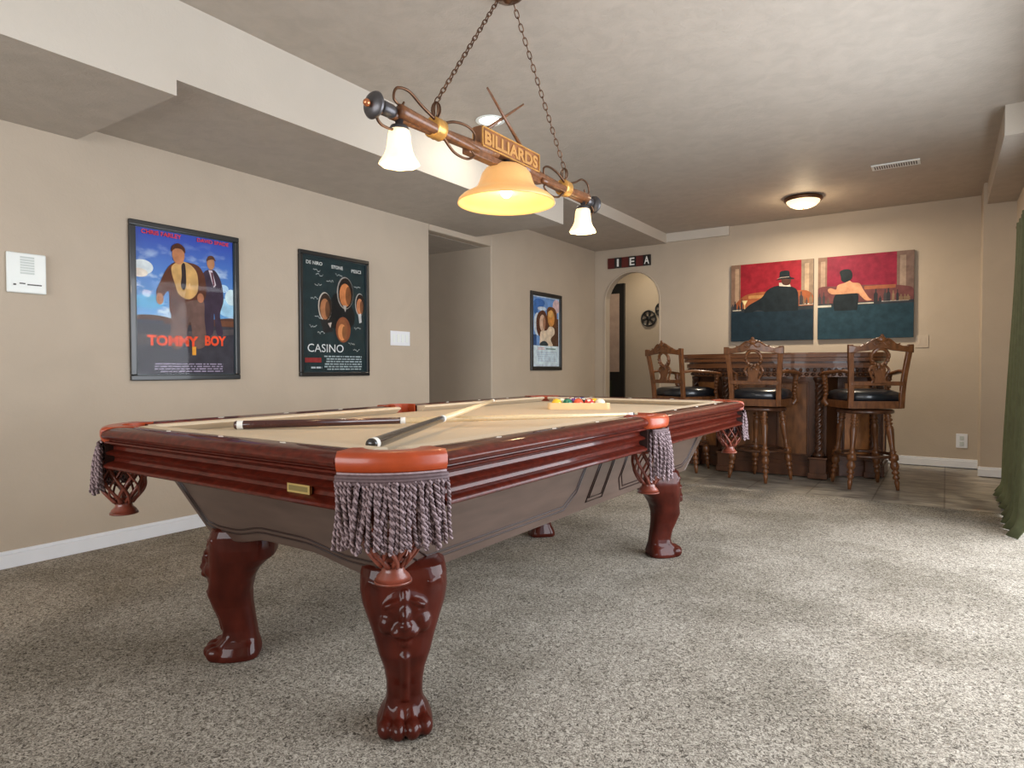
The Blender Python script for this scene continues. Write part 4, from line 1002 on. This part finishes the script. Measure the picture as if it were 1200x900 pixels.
facet_panel((.52, -.22), (.86, -.10), .20, .84); facet_panel((-.86, -.10), (-.52, -.22), .20, .84)
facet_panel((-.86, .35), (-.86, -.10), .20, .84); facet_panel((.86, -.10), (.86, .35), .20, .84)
def rope_column(x, y, r_, z0_, z1_):
    b = B()
    b.box(x - r_ * 2.1, x + r_ * 2.1, y - r_ * 2.1, y + r_ * 2.1, 0, z0_ - .03); b.box(x - r_ * 2.4, x + r_ * 2.4, y - r_ * 2.4, y + r_ * 2.4, 0, .05)
    b.box(x - r_ * 2.4, x + r_ * 2.4, y - r_ * 2.4, y + r_ * 2.4, z0_ - .05, z0_ - .03)
    o = b.build('pedestal', M['bar'], bar, bevel=.006)
    b = B(); T = TR((x, y, 0)); b.lathe([(r_ * 1.5, z0_ - .03), (r_ * 1.5, z0_ - .01), (r_, z0_ + .01), (r_ * .8, z0_ + .02), (r_ * .8, z1_ - .02), (r_ * 1.1, z1_ - .01), (r_ * 1.5, z1_ + .02), (r_ * 1.5, z1_ + .04)], 20, T)
    for k in range(3):
        pts = []
        for j in range(70):
            t = j / 69; a = 2 * PI * (k / 3 + t * 4); pts.append((x + r_ * .55 * math.cos(a), y + r_ * .55 * math.sin(a), z0_ + .01 + (z1_ - z0_ - .02) * t))
        b.tube(pts, r_ * .52, 8)
    b.build('twisted_column', M['stool_dark'], bar)
for sx in (-1, 1):
    rope_column(sx * .405, -.465, .033, .22, .86)
    rope_column(sx * .80, -.17, .026, .20, .86)

# ------------------------------------------------------------------ bar stools
def turned_leg(a, c_, m, parent):
    L_ = (Vector(c_) - Vector(a)).length; P = [(0, .017), (.03, .020), (.06, .023), (.075, .016), (.09, .025), (.11, .026), (.125, .016), (.14, .024), (.155, .024), (.17, .017), (.19, .024), (.23, .026), (.42, .019), (.50, .018), (.515, .025), (.53, .017), (.545, .024),
         (.56, .030), (.62, .030), (.63, .020), (.66, .025), (.70, .028), (.73, .024), (.75, .016), (.77, .024), (.79, .024), (.805, .015), (.83, .022), (.855, .022), (.87, .015), (.90, .019), (1, .013)]
    b = B(); T = align(a, c_); seg = 20; vs = []
    for t, r_ in P:
        fl = .10 if .2 < t < .48 else 0
        for k in range(seg):
            an = 2 * PI * k / seg; rr_ = (r_ + (r_ - .019) * .4) * 1.06 * (1 - (fl if k % 2 else 0)); vs.append((rr_ * math.cos(an), rr_ * math.sin(an), t * L_))
    n = len(P); fs = [(i * seg + k, i * seg + (k + 1) % seg, (i + 1) * seg + (k + 1) % seg, (i + 1) * seg + k) for i in range(n - 1) for k in range(seg)] + [tuple(range(seg))[::-1], tuple(range((n - 1) * seg, n * seg))]
    b.add(vs, fs, True, T); return b.build('leg', m, parent)
def bow(P, n=8):
    P = [Vector(p) for p in P]; out = []
    for i in range(len(P) - 1):
        p0 = P[max(0, i - 1)]; p1 = P[i]; p2 = P[i + 1]; p3 = P[min(len(P) - 1, i + 2)]
        for k in range(n):
            t = k / n; out.append(.5 * ((2 * p1) + (p2 - p0) * t + (2 * p0 - 5 * p1 + 4 * p2 - p3) * t * t + (3 * p1 - p0 - 3 * p2 + p3) * t ** 3))
    out.append(P[-1]); return [tuple(p) for p in out]
def stool(x, y, base_rot, seat_rot, label):
    # faces local +y of the seat frame; label names which stool
    o = thing('bar_stool', label, 'bar stool', (x, y, 0), 0, 'carved swivel bar stools in front of the bar')
    Rb = Matrix.Rotation(base_rot, 3, 'Z'); ms = M['stool']
    for sx, sy in ((-1, -1), (1, -1), (1, 1), (-1, 1)):
        a = Rb @ Vector((sx * .125, sy * .125, .62)); c_ = Rb @ Vector((sx * .185, sy * .185, -.005)); turned_leg(a, c_, ms, o)
    b = B(); R_ = .212; b.tube([(R_ * math.cos(2 * PI * k / 40), R_ * math.sin(2 * PI * k / 40), .262) for k in range(40)], .016, 8, closed=True, flat=.8); b.build('foot_ring', M['stool_dark'], o)
    b = B(); b.lathe([(.205, .608), (.215, .612), (.215, .632), (.20, .640), (.10, .642), (.10, .652)], 32); b.build('swivel_plate', M['stool_dark'], o)
    S = Matrix.Rotation(seat_rot, 4, 'Z')
    def part(bb, name, m, bev=0, par=None):
        q = bb.build(name, m, par or o, bevel=bev)
        if par is None: q.matrix_local = S
        return q
    # seat frame (wider in front)
    sp_ = [(-.205, -.20), (.205, -.20), (.235, .02), (.245, .19), (.20, .225), (0, .245), (-.20, .225), (-.245, .19), (-.235, .02)]
    b = B(); b.prism(sp_, .652, .712); part(b, 'seat_frame', ms, .012)
    b = B(); cs = [(p[0] * .93, p[1] * .93) for p in sp_]
    rings = []
    for z, k in ((.708, .98), (.735, 1.02), (.765, 1.01), (.785, .94), (.798, .80), (.804, .5)): rings.append([(p[0] * k, p[1] * k, z) for p in cs])
    b.loft(rings); part(b, 'seat_cushion', M['black_leather'])
    # back posts: lean back and outward
    for s in (-1, 1):
        b = B(); pts = [(s * .195, -.200, .655), (s * .196, -.212, .78), (s * .202, -.225, .90), (s * .212, -.245, 1.02), (s * .226, -.270, 1.165)]
        secs = []
        for px_, py_, pz_ in bow(pts, 5): secs.append([(px_ - .020, py_ - .015, pz_), (px_ + .020, py_ - .015, pz_), (px_ + .020, py_ + .017, pz_), (px_ - .020, py_ + .017, pz_)])
        b.loft(secs, smooth=False); part(b, 'back_post', ms, .005)
    # crest rail: serpentine plate with carved centre
    def zc_(u):  # u in -1..1
        return 1.165 - .018 * math.cos(u * PI * 1.0) * 0 + .062 * math.exp(-(u / .36) ** 2) - .012 * math.exp(-((abs(u) - .72) / .16) ** 2)
    b = B(); n = 28; secs = []
    for i in range(n + 1):
        u = -1 + 2 * i / n; X_ = .245 * u; zt_ = zc_(u); zb_ = 1.105 + .040 * math.exp(-(u / .30) ** 2) - .006 * math.cos(u * 6)
        yb_ = -.268 + .012 * (1 - u * u) * -1
        secs.append([(X_, yb_ - .016, zb_), (X_, yb_ - .018, zt_ - .006), (X_, yb_, zt_), (X_, yb_ + .018, zt_ - .006), (X_, yb_ + .016, zb_)])
    b.loft(secs, smooth=False)
    cr = part(b, 'crest_rail', ms, .003)
    b = B(); b.sphere((0, -.296, 1.205), (.030, .014, .026)); b.sphere((0, -.298, 1.232), (.014, .010, .014))
    for s in (-1, 1):
        b.tube(bow([(s * .015, -.296, 1.195), (s * .05, -.298, 1.205), (s * .085, -.294, 1.185), (s * .11, -.290, 1.165), (s * .14, -.288, 1.170)]), lambda t: .010 * (1 - .55 * t), 8)
        b.tube(bow([(s * .012, -.296, 1.180), (s * .035, -.298, 1.160), (s * .06, -.294, 1.165), (s * .055, -.292, 1.182)]), .006, 8)
    b2 = b.build('carved_crest', M['stool'], cr)
    # splat: oval ring over a vase with scrolls
    b = B(); yy = -.262
    b.tube([(.064 * math.cos(2 * PI * k / 28), yy - .002 * math.sin(2 * PI * k / 28) * 8, 1.065 + .066 * math.sin(2 * PI * k / 28)) for k in range(28)], .014, 8, closed=True)
    for k in range(14):
        a = 2 * PI * k / 14; b.sphere((.064 * math.cos(a), yy - .010, 1.065 + .066 * math.sin(a)), (.0125, .012, .0125), 8, 6)
    for dx, dz, q in ((0, .985, .016), (-.020, .968, .012), (.020, .968, .012), (0, .952, .014), (-.012, .93, .010), (.012, .93, .010), (0, .91, .012)): b.sphere((dx, yy + .004 + (1.0 - dz) * .22, dz), (q, .012, q * 1.2), 8, 6)
    for s in (-1, 1):
        b.tube(bow([(s * .018, yy + .006, 1.000), (s * .055, yy + .008, .990), (s * .075, yy + .010, .960), (s * .058, yy + .014, .935), (s * .042, yy + .014, .952)]), .010, 8)
        b.tube(bow([(s * .070, yy + .012, .955), (s * .055, yy + .018, .915), (s * .038, yy + .024, .885), (s * .050, yy + .028, .862)]), .009, 8)
        b.sphere((s * .040, yy, 1.118), (.016, .012, .010))
    T = Matrix(((1, 0, 0, 0), (0, .22, 1, -.4635), (0, 1, 0, 0), (0, 0, 0, 1)))
    b.prism([(-.050, .862), (.050, .862), (.036, .90), (.044, .94), (.052, .97), (.035, 1.0), (.015, 1.012), (-.015, 1.012), (-.035, 1.0), (-.052, .97), (-.044, .94), (-.036, .90)], -.008, .008, T)
    part(b, 'splat', ms, .002)
    b = B(); b.box(-.20, .20, -.236, -.208, .838, .872); part(b, 'lower_rail', ms, .005)
    # arms: bow outward, end in a scroll; carved supports
    for s in (-1, 1):
        b = B(); P = bow([(s * .208, -.232, .945), (s * .232, -.12, .955), (s * .268, .02, .945), (s * .282, .12, .935), (s * .270, .19, .925)]); secs = []
        for i, (px_, py_, pz_) in enumerate(P):
            t = i / (len(P) - 1); w_ = .018 + .010 * math.sin(PI * t) + .006 * t
            secs.append([(px_ - w_, py_, pz_ - .012), (px_ - w_ * .8, py_, pz_ + .012), (px_ + w_ * .8, py_, pz_ + .012), (px_ + w_, py_, pz_ - .012)])
        b.loft(secs, smooth=True); b.sphere((s * .268, .195, .918), (.028, .022, .020)); part(b, 'arm', ms)
        b = B(); b.tube(bow([(s * .240, .155, .665), (s * .262, .160, .70), (s * .252, .168, .74), (s * .246, .170, .80), (s * .256, .168, .86), (s * .268, .165, .925)]), lambda t: .026 - .010 * math.sin(PI * t), 10)
        for j in range(5): b.sphere((s * (.252 + .003 * j), .160, .755 + .032 * j), (.021, .021, .018), 10, 8)
        b.sphere((s * .258, .172, .688), (.028, .028, .026)); part(b, 'arm_support', M['stool'])
    return o
stool(-.560, 6.10, math.radians(27), math.radians(28), 'bar stool furthest right, turned left, against the bare far wall')
stool(-1.370, 6.0, math.radians(-22), 0, 'middle bar stool, its back facing the camera squarely beyond the table corner')
stool(-2.12, 6.16, 0, math.radians(-26), 'bar stool furthest left, half hidden by the table, in front of the arch side')

# ------------------------------------------------------------------ curtain
cu = thing('curtain', 'long olive green curtain hanging at the right edge and pooling on the floor', 'curtain', (0, 0, 0))
def cloth(ynear0, ynear1, yfar0, yfar1, z0_, z1_, xc, amp, folds, seed, bulge=0):
    b = B(); nu, nv = 90, 34; vs = []
    for j in range(nv + 1):
        t = j / nv; z = z1_ + (z0_ - z1_) * t
        ya = ynear0 + (ynear1 - ynear0) * t ** 1.3; yb_ = yfar0 + (yfar1 - yfar0) * min(1, t * 1.25) ** 1.2
        for i in range(nu + 1):
            u = i / nu; y = ya + (yb_ - ya) * u
            x = xc - bulge * t ** 1.5 * (1 if u < 1 else 1) + amp * (.6 + .4 * t) * math.sin(2 * PI * folds * u + seed + .8 * math.sin(3 * t + u * 4)) + .004 * math.sin(23 * u + 5 * t)
            if t > .96: x -= (t - .96) * 1.2
            vs.append((x, y, z))
    b.add(vs, [(j * (nu + 1) + i, j * (nu + 1) + i + 1, (j + 1) * (nu + 1) + i + 1, (j + 1) * (nu + 1) + i) for j in range(nv) for i in range(nu)])
    o = b.build('curtain_panel', M['curtain'], cu); so = o.modifiers.new('thick', 'SOLIDIFY'); so.thickness = .004
    return o
cloth(5.2, 5.1, 5.85, 6.32, .008, 1.99, .415, .026, 4.5, 0, .03)
cloth(4.55, 4.62, 5.22, 5.22, .004, 1.99, .415, .028, 3.2, 2, .04)
b = B(); b.tube([(.43, 4.3, 2.0), (.43, 5.95, 2.0)], .012, 12); b.sphere((.43, 5.97, 2.0), .022); b.build('curtain_rod', M['bronze'], cu)
